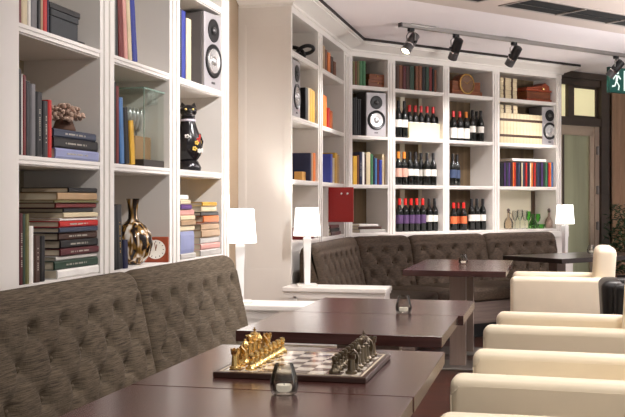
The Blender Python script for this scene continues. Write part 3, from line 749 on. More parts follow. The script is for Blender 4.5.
bottles(FB, ZS[0], [(399.4, 'bright red', 'purple'), (405.2, 'bright red', 'purple'), (411, 'bright red', 'purple'), (416.6, 'bright red', 'purple'), (422.6, 'bright red', 'purple'), (429, 'black', 'white'), (434.6, 'black', 'white'), (439, 'black', 'white')], 'lowest wine shelf', 'bottles on the lowest wine shelf')
bottles(FB, ZS[2], [(453.4, 'red', 'white', .32, 1.1), (459.8, 'red', 'white', .32, 1.1), (466.2, 'orange', 'white', .32, 1.1), (472.4, 'black', 'white'), (476.4, 'black', 'white'), (480.6, 'black', 'white')], 'under the mantel clock', 'bottles under the mantel clock')
bottles(FB, ZS[1], [(453, 'black', 'blue'), (457, 'black', 'blue')], 'nearly empty shelf', 'two bottles on the nearly empty shelf')
bottles(FB, ZS[0], [(453.6, 'bright red', 'orange', .30), (458.2, 'bright red', 'orange', .30), (463.6, 'bright red', 'orange', .30), (471.6, 'black', 'white'), (476.8, 'black', 'white'), (482.8, 'black', 'white')], 'shelf below the two lone bottles', 'bottles below the two lone bottles')

# ------------------------------------------------------------------ ornaments
def at(fr, px, sb, z): return fr.p(fr.at(px, sb), sb, z)
# grey box file with a black album on it
a, e_ = FL.at(51, .04), FL.at(78, .04)
t = thing('storage_box', 'dark grey box on the top left shelf beside the navy book', 'box', FL.p((a+e_)/2, .04, ZS[2]+.001), FL.rz)
w = (e_-a)/2; bxm = mat('dark_grey_box_cloth', (58, 60, 62), .7, bump=.2)
MB().box(-w, w, 0, .20, 0, .085, .003, 1).build('body', bxm, t); MB().box(-w-.003, w+.003, -.003, .203, .085, .112, .003, 1).build('lid', bxm, t)
o = book_mesh(.028, .19, .27, 'black'); o.matrix_world = FL.mat(a+.0, .045, ZS[2]+.001+.113+.029) @ Matrix.Rotation(R(90), 4, 'Y'); tag(o, 'black album lying on the dark grey box', 'book')
o = MB().box(0, .07, 0, .16, 0, .022, .002, 1).build('slip_case', mat('black_card', (26, 26, 26), .6), None, False, FL.p(e_+.006, .045, ZS[2]+.001), FL.rz); tag(o, 'thin black case lying right of the grey box', 'case')
# dried coral ornament
def coral():
    p = at(FL, 64, .10, zt)
    m = MB(); rnd = random.Random(3)
    for k in range(110):
        th, ph = rnd.uniform(0, 2*math.pi), rnd.uniform(.05, 1.5); r = .075*rnd.uniform(.6, 1.05)
        c = Vector((r*math.cos(th)*math.sin(ph)*1.1, r*math.sin(th)*math.sin(ph), .045+r*math.cos(ph)*1.0))
        m.ball(c, rnd.uniform(.008, .015), (1, 1, .6), 6, 5, Matrix.Rotation(rnd.uniform(0, 3), 4, 'X'))
    t = thing('dried_coral', 'pinkish beige dried coral ornament on the slate book', 'ornament', p, 0)
    m.build('branches', mat('coral_beige', (188, 160, 142), .8, var=.3, vscale=(40, 40, 40)), t, True)
    MB().lathe([(.045, 0), (.05, .01), (.035, .05), (.02, .09)], 14).build('core', mat('coral_dark', (92, 66, 52), .8), t, True)
coral()
# glass display case with silver fish
a, e_ = FL.at(144, .03), FL.at(166, .03)
t = thing('display_case', 'glass display case on a dark base, near bookcase', 'display case', FL.p((a+e_)/2, .03, ZS[1]+.001), FL.rz)
w = (e_-a)/2; D = .27; HC = .385
MB().box(-w, w, 0, D, 0, .035, .002, 1).build('base', mat('dark_case_base', (44, 38, 36), .4), t)
pg = thin('thin_case_glass', (251, 254, 252), .22)
for q in ((-w, w, 0, .003), (-w, -w+.003, .003, D-.003), (w-.003, w, .003, D-.003), (-w, w, D-.003, D)):
    MB().box(*q, .035, HC).build('glass_pane', pg, t)
MB().box(-w, w, 0, D, HC, HC+.004).build('glass_top', pg, t)
m = MB()
ge = .002
for x in (-w, w):
    for y in (0, D): m.box(x-ge, x+ge, y-ge, y+ge, .035, HC+.004)
for y in (0, D): m.box(-w, w, y-ge, y+ge, HC-.002, HC+.005)
for x in (-w, w): m.box(x-ge, x+ge, 0, D, HC-.002, HC+.005)
m.build('glass_edges', mat('green_glass_edge', (120, 142, 130), .2), t)
t2 = thing('fish_ornament', 'row of silver fish on a stand inside the glass case', 'ornament', FL.p((a+e_)/2, .03+D/2, ZS[1]+.037), FL.rz)
MB().box(-w*.7, w*.7, -.07, .07, 0, .12, .004, 1).build('stand', mat('brown_stand', (126, 96, 66), .6), t2)
MB().tube([(-w*.8, 0, .25), (w*.8, 0, .25)], .004).tube([(-w*.5, 0, .12), (-w*.5, 0, .25)], .004).tube([(w*.5, 0, .12), (w*.5, 0, .25)], .004).build('rod', DKMETAL, t2)
for k in range(6):
    x = -w*.7+w*1.6*k/5
    m = MB(); m.ball((0, 0, -.04), .058, (.34, .28, 1), 10, 8); m.prism([(-.014, 0), (.014, 0), (.004, .03), (-.004, .03)], -.003, .003, Matrix.Translation((0, 0, -.0)) @ Matrix.Rotation(R(90), 4, 'X'))
    o = m.build('fish', SILVER, t2, True, (x, -.02, .238)); o.rotation_euler = (R(18), R(-24), 0)
# round vase
vz = ZS[0]+.001
VASE = mat('brown_gold_lustre', (66, 46, 32), .12, metal=.75, var=.0)
def vase_mat():
    m = bpy.data.materials.new('silver_gold_lustre_glaze'); m.use_nodes = True; nt = m.node_tree; b = nt.nodes['Principled BSDF']; L = nt.links.new
    tc = nt.nodes.new('ShaderNodeTexCoord'); mp = nt.nodes.new('ShaderNodeMapping'); mp.inputs['Scale'].default_value = (42, 42, 5)
    n = nt.nodes.new('ShaderNodeTexNoise'); n.inputs['Scale'].default_value = 1.; n.inputs['Detail'].default_value = 1.; n.inputs['Distortion'].default_value = .4
    r = nt.nodes.new('ShaderNodeValToRGB'); cr = r.color_ramp
    cr.elements[0].position = .46; cr.elements[0].color = (*lin((34, 26, 22)), 1); cr.elements[1].position = .68; cr.elements[1].color = (*lin((232, 226, 214)), 1)
    el = cr.elements.new(.55); el.color = (*lin((150, 112, 54)), 1)
    L(tc.outputs['Object'], mp.inputs[0]); L(mp.outputs[0], n.inputs['Vector']); L(n.outputs['Fac'], r.inputs[0]); L(r.outputs[0], b.inputs['Base Color'])
    b.inputs['Roughness'].default_value = .15; b.inputs['Metallic'].default_value = .2; return m
o = MB().lathe([(.038, 0), (.05, .006), (.084, .045), (.098, .10), (.09, .15), (.062, .192), (.030, .216), (.024, .228), (.023, .255), (.027, .30), (.033, .325), (.031, .326), (.02, .29), (0, .288)], 40).build('vase', vase_mat(), None, True, at(FL, 133, .10, vz)); tag(o, 'round silver and gold glazed vase with flared neck beside the clock', 'vase')
o = MB().lathe([(.025, 0), (.04, .02), (.045, .12), (.04, .2), (.05, .27), (.05, .31), (.035, .34), (0, .34)], 24).build('vase', mat('dark_brown_glaze', (44, 32, 26), .2), None, True, FL.p(FL.at(133, .10)-.12, .285, vz)); tag(o, 'dark brown vase standing behind the round vase', 'vase')
# desk clock
def clock():
    s = FL.at(155, .055)
    t = thing('desk_clock', 'square red-brown desk clock with white dial beside the vase', 'clock', FL.p(s, .055, vz), R(17))
    MB().box(-.068, .068, 0, .03, 0, .13, .003, 1).build('case', REDWOOD, t)
    X = Matrix.Translation((.004, 0, .066)) @ Matrix.Rotation(R(90), 4, 'X')
    MB().lathe([(.049, 0), (.049, .003), (0, .003)], 36, X).build('dial', mat('white_dial', (240, 236, 226), .5), t, True)
    m = MB()
    for k in range(12):
        a_ = k*math.pi/6; m.box(-.0015, .0015, -.0042, -.003, .036, .043, T=Matrix.Translation((.004, 0, .066)) @ Matrix.Rotation(a_, 4, 'Y'))
    m.build('hour_marks', BLACK, t)
    m = MB()
    for a_, l, w_ in ((R(-10), .036, .0016), (R(12), .026, .0022)): m.box(-w_, w_, -.0055, -.0045, -.006, l, T=Matrix.Translation((.004, 0, .066)) @ Matrix.Rotation(a_, 4, 'Y'))
    m.build('hands', mat('brown_hands', (120, 72, 40), .4), t)
clock()
# painted cat
def cat():
    t = thing('cat_figurine', 'black painted cat figurine below the near speaker', 'figurine', at(FL, 188, .11, ZS[1]+.001), R(28)); t.scale = (1.2, 1.2, 1.03)
    cm = mat('glossy_black_paint', (24, 22, 24), .18)
    MB().lathe([(.06, 0), (.065, .02), (.05, .055), (.045, .06)], 20).build('base', cm, t, True)
    m = MB(); m.lathe([(.04, .055), (.062, .09), (.066, .14), (.058, .20), (.042, .25), (.033, .285), (.034, .31), (0, .32)], 24, sx=1., sy=.85); m.build('body', cm, t, True)
    m = MB(); m.ball((0, -.012, .335), .042, (1, .95, .85), 16, 12); m.ball((0, -.048, .325), .016, (1.1, .8, .8))
    for sx in (-1, 1):
        m.lathe([(.017, 0), (.0, .026)], 8, Matrix.Translation((sx*.024, -.005, .36)) @ Matrix.Rotation(R(14*sx), 4, 'Y'))
    m.build('head', cm, t, True)
    m = MB()
    for sx in (-1, 1): m.ball((sx*.017, -.049, .342), .006, (1, .5, 1), 8, 6)
    m.build('eyes', mat('amber_eyes', (220, 196, 120), .2), t, True)
    MB().tube([(.03, .04, .08), (.06, .05, .11), (.068, .03, .17), (.055, .01, .21)], [.012, .012, .011, .008], 10).build('tail', cm, t, True)
    rnd = random.Random(5)
    for nm, c, n in (('red_flower', (190, 50, 44), 4), ('yellow_flower', (226, 190, 90), 4), ('white_flower', (232, 228, 222), 5)):
        for k in range(n):
            m = MB(); a_ = rnd.uniform(-2.6, .4); z = rnd.uniform(.10, .20); r = .066-.04*max(0, z-.14)/.1*.5
            for j in range(5):
                q = j*2*math.pi/5; m.ball((r*math.cos(a_)+.0*q, .85*r*math.sin(a_), z)+Vector((0, 0, 0)) if False else Vector((r*math.cos(a_)-.008*math.cos(q)*math.sin(a_), .85*r*math.sin(a_)+.008*math.cos(q)*math.cos(a_), z+.008*math.sin(q))), .006, (1, 1, 1), 6, 5)
            m.build(nm, mat('paint_'+nm, c, .3), t, True)
    MB().lathe([(.036, .278), (.038, .284), (.036, .29)], 20).build('collar', mat('pale_collar', (206, 196, 206), .3), t, True)
cat()
# black knotted ornament
t = thing('knot_ornament', 'black knotted ornament on the top shelf above the edge-on speaker', 'ornament', at(FM, 300, .12, ZS[3]+.001), R(0))
m = MB(); pts = []
for k in range(72):
    q = k/72*2*math.pi; pts.append((.05*(math.sin(q)+1.5*math.sin(2*q)), .03*math.sin(3*q), .09+.034*(math.cos(q)-1.4*math.cos(2*q))))
m.tube(pts, .016, 8, True); m.build('knot', mat('black_ceramic', (34, 34, 36), .3), t, True)
MB().lathe([(.05, 0), (.05, .012), (.02, .02), (.012, .055), (0, .055)], 16).build('foot', BLACK, t, True)
o = MB().lathe([(.035, 0), (.05, .03), (.055, .09), (.03, .14), (.02, .16), (.026, .18), (0, .18)], 20).build('vase', mat('dark_grey_glaze', (58, 54, 56), .25), None, True, at(FM, 337, .09, ZS[2]+.001)); tag(o, 'small dark grey vase right of the orange books', 'vase')
o = MB().box(-.06, .06, 0, .07, 0, .075, .003, 1).build('small_box', mat('ochre_card', (190, 140, 70), .6), None, False, FM.p(FM.at(309, .04)-.09, .06, ZS[1]+.001), FM.rz); tag(o, 'small ochre box in front of the navy book', 'box')
# red box with chrome studs on dark red books
zb = stack(FM, ZS[0], [(331.5, 341, .035, 'maroon', .22), (331.5, 340, .03, 'black', .22), (331.5, 340, .03, 'dark red', .22)], 'under the open red door', 'books under the red door', sb=.02, lettered=False)
RB = mat('red_lacquer', (150, 18, 14), .4)
dv = MB().box(8.765, 8.80, .015, .34, ZS[0], ZS[1]-TS).build('divider', WHITE, mt)
dr = MB().box(8.775, 8.797, -.215, .012, 1.07, 1.382, .002, 1).build('open_door', RB, mt); dr['label'] = 'small bright red door standing open'
for k in (-.165, -.11): MB().ball((8.768, k, 1.325), .011, (.6, 1, 1)).build('knob', CHROME, dr, True)
# brown boxes on the far top shelf
for k, (p0, p1, z0, h) in enumerate(((368.5, 387, 0, .075), (369.5, 385, .076, .06))):
    a, e_ = FB.at(p0, .06), FB.at(p1, .06)
    t = thing('wooden_box', ('lower' if k == 0 else 'upper')+' brown wooden box right of the green books', 'box', FB.p((a+e_)/2, .06, ZS[3]+.001+z0), FB.rz, 'brown boxes on the far top shelf'); w = (e_-a)/2
    MB().box(-w, w, 0, .2, 0, h*.62, .002, 1).build('body', OAKBROWN, t); MB().box(-w-.002, w+.002, -.002, .202, h*.62, h, .003, 1).build('lid', OAKBROWN, t)
    MB().ball((0, -.004, h*.62), .008).build('clasp', GOLD, t, True)
# mantel clock
def mantel():
    a, e_ = FB.at(452.5, .06), FB.at(482.5, .06); w = (e_-a)/2
    t = thing('mantel_clock', 'brown wooden mantel clock with round glass dial on top shelf', 'clock', FB.p((a+e_)/2, .06, ZS[3]+.001), FB.rz)
    MB().box(-w, w, 0, .16, 0, .05, .006, 2).build('plinth', OAKBROWN, t)
    m = MB(); m.box(-w*.92, w*.92, .015, .15, .05, .155, .006, 2); m.build('case', OAKBROWN, t)
    T = Matrix.Translation((-w*.05, .02, .125)) @ Matrix.Rotation(R(90), 4, 'X')
    MB().lathe([(.115, -.10), (.115, .012), (.105, .02)], 36, T).build('dial_housing', OAKBROWN, t, True)
    MB().lathe([(.112, .012), (.112, .024), (.098, .026), (.096, .018)], 36, T).build('bezel', mat('brass', (196, 156, 88), .25, metal=1.), t, True)
    MB().lathe([(.098, .019), (.098, .021), (0, .021)], 36, T).build('dial', mat('brown_dial', (112, 84, 66), .15), t, True)
    m = MB()
    for k in range(12): m.box(-.002, .002, -.0235, -.0215, .07, .09, T=Matrix.Translation((-w*.05, .02, .125)) @ Matrix.Rotation(k*math.pi/6, 4, 'Y'))
    for a_, l in ((R(50), .07), (R(-60), .05)): m.box(-.0025, .0025, -.0245, -.0225, 0, l, T=Matrix.Translation((-w*.05, .02, .125)) @ Matrix.Rotation(a_, 4, 'Y'))
    m.build('hands_and_marks', mat('brass', (196, 156, 88)), t)
mantel()
# carved wooden chest
a, e_ = FB.at(527, .05), FB.at(552, .05); w = (e_-a)/2
t = thing('carved_chest', 'carved red-brown wooden chest with scrolled top, far top shelf', 'chest', FB.p((a+e_)/2, .05, ZS[3]+.001), FB.rz)
MB().box(-w, w, 0, .22, 0, .03, .006, 2).build('foot', REDWOOD, t); MB().box(-w*.94, w*.94, .01, .21, .03, .115, .004, 1).build('body', OAKBROWN, t)
MB().box(-w, w, 0, .22, .115, .14, .008, 2).build('rim', REDWOOD, t)
m = MB(); pr = [(-w*.9, 0), (w*.9, 0), (w*.86, .05), (w*.55, .085), (w*.3, .05), (w*.05, .045), (-w*.4, .03), (-w*.86, .02)]
m.prism(pr, -.18, -.02, Matrix.Translation((0, 0, .14)) @ Matrix.Rotation(R(90), 4, 'X')); m.build('scrolled_top', REDWOOD, t)
MB().ball((w*.3, .0, .15), .018).build('knob', GOLD, t, True)
# decanters and glassware
def decanter(px, label, mm, H=.235, handle=False, sb=.10):
    t = thing('decanter', label, 'decanter', at(FB, px, sb, ZS[0]+.001), FB.rz)
    f = H/.235
    MB().lathe([(.03, 0), (.052*1, .01), (.055, .07*f), (.040, .11*f), (.016, .14*f), (.014, .185*f), (.024, .195*f), (.022, .196*f), (.010, .186*f), (.010, .14*f), (.035, .105*f), (.048, .07*f), (.045, .015), (0, .013)], 20).build('body', mm, t, True)
    MB().lathe([(.010, .185*f), (.012, .197*f), (.020, .215*f), (.010, .234*f), (0, .236*f)], 14).build('stopper', mat('smoky_stopper', (92, 74, 70), .2), t, True)
    if handle: MB().tube([(.014, 0, .18*f), (.05, 0, .18*f), (.062, 0, .14*f), (.048, 0, .09*f)], .006).build('handle', mm, t, True)
def gl(nm, c, tr=.85): return thin(nm, tuple(int(v+(255-v)*.6) for v in c), .9)
decanter(508.5, 'clear jug decanter with a handle at left of the glass shelf', gl('amber_tinted_glass', (238, 224, 206), .6), handle=True)
decanter(549, 'rosy decanter with dark stopper at right of the glass shelf', gl('rosy_glass', (230, 212, 204), .5))
GRG = gl('green_glass', (110, 226, 80), .45)
def goblet(px, label, mm, H, sb=.12, r=.03):
    t = thing('drinking_glass', label, 'glass', at(FB, px, sb, ZS[0]+.001), 0, 'glasses on the glass shelf')
    MB().lathe([(r*.9, 0), (r*.9, .004), (.005, .010), (.004, H*.42), (r*.6, H*.5), (r, H*.72), (r*.9, H), (r*.85, H), (r*.9, H*.72), (r*.5, H*.52), (0, H*.47)], 18).build('bowl', mm, t, True)
for px, H, l in ((528.5, .20, 'tall slender green goblet, leftmost of the green glassware'), (538, .17, 'green goblet, rightmost of the green glassware')): goblet(px, l, GRG, H, .16)
t = thing('green_carafe', 'bright green glass carafe amid the green goblets', 'carafe', at(FB, 533, .09, ZS[0]+.001), 0)
MB().lathe([(.03, 0), (.052, .008), (.056, .04), (.038, .08), (.02, .11), (.019, .15), (.03, .17), (.027, .17), (.016, .15), (.016, .11), (.03, .08), (.046, .04), (0, .012)], 20).build('body', GRG, t, True)
t = thing('green_dish', 'small green glass dish right of the carafe', 'dish', at(FB, 541.5, .08, ZS[0]+.001), 0)
MB().lathe([(.025, 0), (.045, .03), (.05, .05), (.046, .05), (.022, .008), (0, .008)], 18).build('body', GRG, t, True)
CG = gl('clear_goblet_glass', (232, 232, 228), .8)
for px, H, l in ((515, .21, 'clear stemmed glass nearest the jug decanter'), (520, .22, 'clear stemmed glass midway along the glass shelf'), (525, .21, 'clear stemmed glass just left of the green glassware')): goblet(px, l, CG, H, .14, .033)

# ------------------------------------------------------------------ chess set
BXc, BYc, SQ = -.706, 2.932, .0488
t = thing('chessboard', 'chessboard with dark wooden border on the table', 'chessboard', (BXc, BYc, .7505), 0)
half = 4*SQ
MB().box(-half-.026, half+.026, -half-.03, half+.03, 0, .016, .002, 1).build('base', wood('chess_border_wood', (52, 32, 26), (76, 48, 38), .3), t)
m = MB()
for s_, g in ((1, half+.006), ):
    m.box(-half-.012, half+.012, -half-.012, -half-.006, .0155, .0168); m.box(-half-.012, half+.012, half+.006, half+.012, .0155, .0168)
    m.box(-half-.012, -half-.006, -half-.006, half+.006, .0155, .0168); m.box(half+.006, half+.012, -half-.006, half+.006, .0155, .0168)
m.build('inlay_line', mat('pale_inlay', (220, 208, 186), .35), t)
lq, dq = MB(), MB()
for i in range(8):
    for j in range(8):
        (lq if (i+j) % 2 else dq).box(-half+i*SQ, -half+(i+1)*SQ, -half+j*SQ, -half+(j+1)*SQ, .0155, .017)
lq.build('light_squares', mat('light_marble_square', (236, 228, 216), .12, coat=.4), t); dq.build('dark_squares', mat('grey_marble_square', (120, 106, 100), .12, coat=.4, var=.2, vscale=(60, 60, 60)), t)
PZ = .7505+.0172
def piece(kind, mm, nm):
    base = [(.0165, 0), (.0175, .003), (.0165, .007), (.012, .010)]
    if kind == 'pawn': p = base+[(.008, .016), (.0065, .026), (.010, .030), (.0065, .032), (.0095, .040), (.0075, .046), (0, .049)]
    elif kind == 'rook': p = base+[(.011, .016), (.0095, .040), (.013, .044), (.0135, .056), (.009, .056), (.009, .052), (0, .052)]
    elif kind == 'bishop': p = base+[(.009, .018), (.0065, .040), (.011, .044), (.0065, .047), (.0105, .056), (.006, .066), (.003, .069), (.004, .072), (0, .075)]
    elif kind == 'queen': p = base+[(.010, .020), (.0075, .052), (.0125, .056), (.0075, .060), (.0135, .076), (.010, .074), (.004, .079), (0, .083)]
    elif kind == 'king': p = base+[(.010, .020), (.008, .054), (.013, .058), (.008, .062), (.0135, .078), (.006, .083), (0, .084)]
    else: p = base+[(.011, .016), (.009, .022), (0, .024)]
    m = MB(); m.lathe(p, 18)
    if kind == 'king': m.box(-.002, .002, -.002, .002, .082, .097); m.box(-.006, .006, -.002, .002, .087, .091)
    if kind == 'rook':
        for k in range(6):
            a_ = k*math.pi/3; m.box(.009, .0138, -.003, .003, .054, .060, T=Matrix.Rotation(a_, 4, 'Z'))
    if kind == 'queen':
        for k in range(8): a_ = k*math.pi/4; m.ball((.0118*math.cos(a_), .0118*math.sin(a_), .077), .003, (1, 1, 1), 6, 5)
    if kind == 'knight':
        pr = [(-.010, .018), (.009, .018), (.007, .030), (.004, .038), (.012, .036), (.017, .040), (.015, .047), (.006, .056), (.003, .063), (-.001, .058), (-.008, .052), (-.012, .038)]
        m.prism(pr, -.006, .006, Matrix.Rotation(R(90), 4, 'X'))
    return m.build(nm, mm, None, True)
proto = {}
KIND = ['rook', 'knight', 'bishop', 'queen', 'king', 'bishop', 'knight', 'rook']
def place(kind, side, i, j, rz, label):
    key = (kind, side)
    if key not in proto: o = piece(kind, GOLD if side == 'gold' else PEWTER, 'chess_'+kind); proto[key] = o
    else: o = proto[key].copy(); COL.objects.link(o)
    o.location = (BXc-half+(i+.5)*SQ, BYc-half+(j+.5)*SQ, PZ); o.rotation_euler = (0, 0, rz)
    tag(o, label, 'chess piece', side+' chess pieces on the board')
for j in range(8):
    w_ = 'nearer' if j < 4 else 'farther'
    extra = '' if KIND[j] in ('queen', 'king') else w_+' '
    place(KIND[j], 'gold', 0, j, 0, f'{extra}gold {KIND[j]} in the back row on the left of the board')
    place(KIND[j], 'pewter', 7, j, R(180), f'{extra}dark pewter {KIND[j]} in the back row on the right of the board')
    place('pawn', 'gold', 1, j, 0, f'gold pawn, {ORD[j]} from the near edge of the board')
    place('pawn', 'pewter', 6, j, 0, f'dark pewter pawn, {ORD[j]} from the near edge of the board')

# ------------------------------------------------------------------ candle glasses
SMOKE = thin('smoky_glass', (240, 239, 236), .85)
def candle(label, loc, first=None):
    if first: return dup(first, loc, 0, label)
    t = thing('candle_holder', label, 'candle holder', loc, 0, 'glass candle holders on the tables')
    MB().lathe([(.026, 0), (.033, .004), (.0375, .022), (.0362, .038), (.030, .060), (.0235, .080), (.0222, .080), (.0285, .060), (.0345, .038), (.0355, .022), (.030, .010), (0, .009)], 32).build('glass', SMOKE, t, True)
    c = MB().lathe([(.020, .0095), (.020, .024), (.019, .0255), (0, .0245)], 24).build('tea_light', WAX, t, True)
    MB().lathe([(.0012, .0245), (.0012, .032)], 6).build('wick', BLACK, c)
    return t
cd = candle('smoky glass candle holder in front of the chessboard', (-.665, 2.512, .7505))
candle('glass candle holder on the table beyond the chess table', (-.628, 4.472, .7505), cd)
candle('glass candle holder on the table with the square post', (-.655, 8.10, .7505), cd)
p4 = Frame(.127, 9.04, BRZ); candle('glass candle holder on the near-black table before the door', p4.p(1.0, .48, .7505), cd)

# ------------------------------------------------------------------ track lights
RL = Frame(-1.28, 8.94, BRZ)
t = thing('light_track', 'grey light track on the ceiling before the far bookcase', 'light track', RL.p(0, 0, 2.862), RL.rz)
MB().box(0, 3.4, -.022, .022, -.036, 0).build('rail', GREYMETAL, t); MB().box(-.012, 0, -.024, .024, -.038, 0).build('end_cap', DKMETAL, t)
sps = [RL.at(px) for px in (411, 456, 514, 616)]
for s_ in (sps[0]+.12, sps[2]+.0): MB().box(s_-.15, s_+.15, -.045, .045, -.008, 0, .003, 1).build('feed_plate', GREYMETAL, t)
def track_spot(s_, label, aim, on):
    p = Vector(RL.p(s_, 0, 2.826)); d = (Vector(aim)-(p+Vector((0, 0, -.13)))).normalized()
    t = thing('track_spotlight', label, 'spotlight', p, 0, 'spotlights on the ceiling track')
    MB().box(-.03, .03, -.018, .018, -.03, 0, .003, 1, T=Matrix.Rotation(RL.rz, 4, 'Z')).build('adapter', BLACK, t)
    yaw = math.atan2(d.y, d.x)
    Y = Matrix.Rotation(yaw, 4, 'Z')
    m = MB(); m.tube([Y @ Vector((0, -.05, -.13)), Y @ Vector((0, -.055, -.06)), Y @ Vector((0, -.03, -.034)), Y @ Vector((0, .03, -.034)), Y @ Vector((0, .055, -.06)), Y @ Vector((0, .05, -.13))], .006, 8); m.build('yoke', GREYMETAL, t, True)
    q = d.to_track_quat('Z', 'Y').to_matrix().to_4x4()
    T = Matrix.Translation((0, 0, -.13)) @ q
    MB().lathe([(.03, -.10), (.043, -.09), (.046, -.02), (.046, .03), (.040, .035)], 24, T).build('housing', BLACK if not on else DKMETAL, t, True)
    MB().lathe([(.040, .035), (.040, .05), (.045, .05), (.045, .115), (.039, .115), (.037, .08)], 24, T).build('snoot', DKMETAL, t, True)
    MB().lathe([(.045, .032), (.045, .044)], 24, T).build('trim_ring', CHROME, t, True)
    MB().lathe([(.0375, .107), (0, .107)], 24, T).build('lens', mat('lit_lens', (255, 250, 235), .3, emit=(255, 244, 220), estr=6.), t, True)
    MB().lathe([(.012, -.012), (.012, .016)], 10, Matrix.Translation((0, 0, -.13)) @ Y @ Matrix.Translation((0, .055, 0)) @ Matrix.Rotation(R(90), 4, 'X')).build('lock_knob', BLACK, t, True)
    return p+Vector((0, 0, -.13))+d*.13, d
aims = [(-1.75, 8.3, 1.6), FB.p(.75, .0, 1.4), FB.p(1.3, .0, 1.5), FB.p(2.4, .0, 1.5)]
labs = ['spotlight at the left end of the track, its lens glowing', 'second spotlight from the left end of the track, pointing down', 'third spotlight from the left end of the track', 'spotlight at the right edge, just above the exit sign']
HEADS = [track_spot(s_, l, a_, i == 0) for i, (s_, l, a_) in enumerate(zip(sps, labs, aims))]

# ------------------------------------------------------------------ exit sign, plant
def exit_sign():
    q = Frame(*FB.p(3.2, -.9)[:2], BRZ)
    s = q.at(609.5); d = q.dep(s); z1 = q.z(66.5, s); z0 = q.z(92, s); h = z1-z0; w = h*1.9
    t = thing('exit_sign', 'green exit sign with white running figure, right edge', 'sign', q.p(s, 0, z0), BRZ)
    MB().box(0, w, 0, .04, 0, h, .003, 1).build('housing', mat('sign_green_side', (16, 62, 54), .5), t)
    MB().box(.004, w-.004, -.002, 0, .004, h-.004).build('face', mat('sign_green', (8, 70, 62), .4, emit=(8, 84, 72), estr=.12), t)
    wm = mat('sign_white', (220, 235, 228), .4, emit=(220, 240, 230), estr=.35)
    u = h
    m = MB(); y0, y1 = -.004, -.002
    X = lambda pts: m.prism([(x*u, z*u) for x, z in pts], 0, .0015, Matrix.Translation((0, -.0022, 0)) @ Matrix.Rotation(R(90), 4, 'X'))
    m.lathe([(.075*u, 0), (.075*u, .0015), (0, .0015)], 16, Matrix.Translation((.50*u, -.0022, .80*u)) @ Matrix.Rotation(R(90), 4, 'X'))
    X([(.36, .42), (.48, .40), (.54, .68), (.40, .70)])          # torso
    X([(.40, .70), (.37, .64), (.25, .50), (.20, .53), (.32, .70)])   # rear arm
    X([(.50, .68), (.54, .62), (.66, .52), (.71, .57), (.57, .70)])   # front arm
    X([(.42, .42), (.50, .42), (.63, .28), (.58, .10), (.51, .12), (.55, .27)])   # front leg
    X([(.36, .44), (.44, .42), (.34, .24), (.15, .20), (.15, .27), (.30, .30)])   # rear leg
    m.build('running_figure', wm, t)
    m = MB(); X([(.88, .10), (.98, .10), (.98, .90), (.88, .90)]); X([(1.08, .10), (1.24, .10), (1.24, .90), (1.08, .90)]); m.build('doorway', wm, t)
    m = MB(); X([(1.36, .45), (1.56, .45), (1.56, .28), (1.80, .5), (1.56, .72), (1.56, .55), (1.36, .55)]); m.build('arrow', wm, t)
    MB().tube([(w*.25, .02, h), (w*.25, .02, 2.86-z0)], .005).tube([(w*.75, .02, h), (w*.75, .02, 2.86-z0)], .005).build('hanger', GREYMETAL, t)
exit_sign()
def plant():
    q = Frame(*FB.p(4.5, -.5)[:2], BRZ); s = q.at(634); p = q.p(s, 0, 0)
    t = thing('potted_plant', 'dark green leafy plant at the right edge before the curtain', 'plant', p, 0)
    MB().lathe([(.13, 0), (.15, .02), (.19, .36), (.20, .38), (.18, .38), (.17, .34), (0, .34)], 24).build('pot', mat('dark_pot', (56, 46, 42), .5), t, True)
    rnd = random.Random(11); m = MB(); st = MB()
    for k in range(5): st.tube([(rnd.uniform(-.05, .05), rnd.uniform(-.05, .05), .33), (rnd.uniform(-.12, .12), rnd.uniform(-.12, .12), .75), (rnd.uniform(-.2, .2), rnd.uniform(-.2, .2), 1.1)], .008)
    for k in range(760):
        a_ = rnd.uniform(0, 6.283); rr = .30*math.sqrt(rnd.random()); z = rnd.uniform(.40, 1.22); rr *= (1-.5*abs(z-.85)/.45)+.2
        c = Vector((rr*math.cos(a_), rr*math.sin(a_), z)); L_ = rnd.uniform(.05, .10); W_ = L_*.42
        M_ = Matrix.Translation(c) @ Matrix.Rotation(a_+rnd.uniform(-.6, .6), 4, 'Z') @ Matrix.Rotation(rnd.uniform(-.9, .7), 4, 'Y')
        v = [m.bm.verts.new(M_ @ Vector(x)) for x in ((0, 0, 0), (L_*.4, W_/2, .012), (L_, 0, -.006), (L_*.4, -W_/2, .012), (L_*.45, 0, -.002))]
        m.bm.faces.new((v[0], v[4], v[1])); m.bm.faces.new((v[1], v[4], v[2])); m.bm.faces.new((v[2], v[4], v[3])); m.bm.faces.new((v[3], v[4], v[0]))
    st.build('stem', BROWNFRAME, t, True)
    f = m.build('foliage', mat('dark_leaf', (34, 62, 32), .4, var=.3, vscale=(12, 12, 12)), t); f['kind'] = 'stuff'
plant()

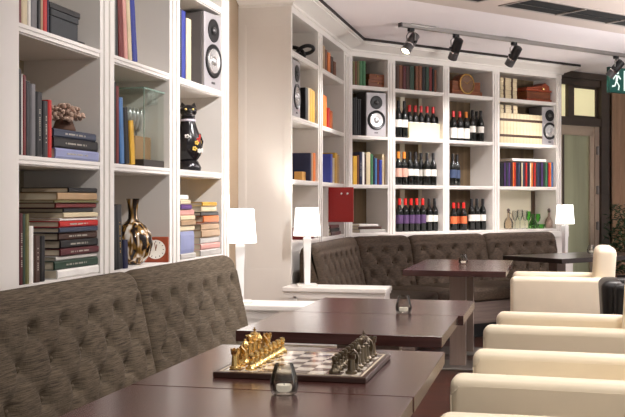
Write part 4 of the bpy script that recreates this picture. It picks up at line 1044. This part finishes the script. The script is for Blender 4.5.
# ------------------------------------------------------------------ light
def spot(loc, aim, power, size=R(60), blend=.6, radius=.05, col=(1, .93, .83)):
    l = bpy.data.lights.new('spot', 'SPOT'); l.energy = power; l.spot_size = size; l.spot_blend = blend; l.shadow_soft_size = radius; l.color = col
    o = bpy.data.objects.new('spot_light', l); COL.objects.link(o); o.location = loc
    o.rotation_euler = (Vector(aim)-Vector(loc)).to_track_quat('-Z', 'Y').to_euler(); return o
WARM = (1, .94, .87); NEUT = (1, .955, .94)
for (p, d), pw in zip(HEADS, (110, 62, 64, 72)):
    spot(p, p+d, pw, R(75), .8, .03, NEUT)
# further heads of the same track system, above the near tables and the near bookcase
for y, pw in ((3.0, 40), (4.3, 85), (5.5, 200)):
    spot((-.2, y-.5, 2.83), (-1.95, y+.35, 1.35), pw, R(80), .7, .05, NEUT)
spot((-.35, 7.75, 2.84), (-1.95, 8.5, 1.5), 130, R(75), .7, .04, NEUT)
# unseen ceiling spots added to light tables, chairs and aisle
for x, y, pw in ((.6, 2.6, 75), (.7, 4.6, 85), (.7, 7.2, 80), (-.6, 3.2, 55), (-.6, 6.3, 40), (1.2, 9.6, 60), (-.8, 1.2, 45)):
    spot((x, y, 2.70 if y > 6 else 2.84), (x-.02, y, 0), pw, R(110), .8, .07, WARM)
for loc in ((-1.852, 5.93, 1.12), (-1.742, 7.25, 1.12), (pl[0], pl[1], 1.13)):
    l = bpy.data.lights.new('lamp_bulb', 'POINT'); l.energy = 14; l.shadow_soft_size = .03; l.color = WARM
    o = bpy.data.objects.new('lamp_bulb', l); COL.objects.link(o); o.location = loc

def ceiling_fill(loc, power):  # added upward fill without a fixture, brightens the ceiling from out of view
    l = bpy.data.lights.new('ceiling_fill_light', 'AREA'); l.energy = power; l.shape = 'DISK'; l.size = .5; l.color = NEUT
    o = bpy.data.objects.new('ceiling_fill_light', l); COL.objects.link(o); o.location = loc; o.rotation_euler = (R(180), 0, 0)
for loc, pw in (((1.9, 6.6, 1.9), 130), ((2.6, 8.8, 1.9), 230)): ceiling_fill(loc, pw)
w = bpy.data.worlds.new('world'); scene.world = w; w.use_nodes = True
w.node_tree.nodes['Background'].inputs[0].default_value = (1., .95, .92, 1); w.node_tree.nodes['Background'].inputs[1].default_value = .4

vs = scene.view_settings
vs.view_transform = 'Standard'; vs.look = 'None'; vs.gamma = 1.; vs.use_curve_mapping = False; vs.exposure = .42
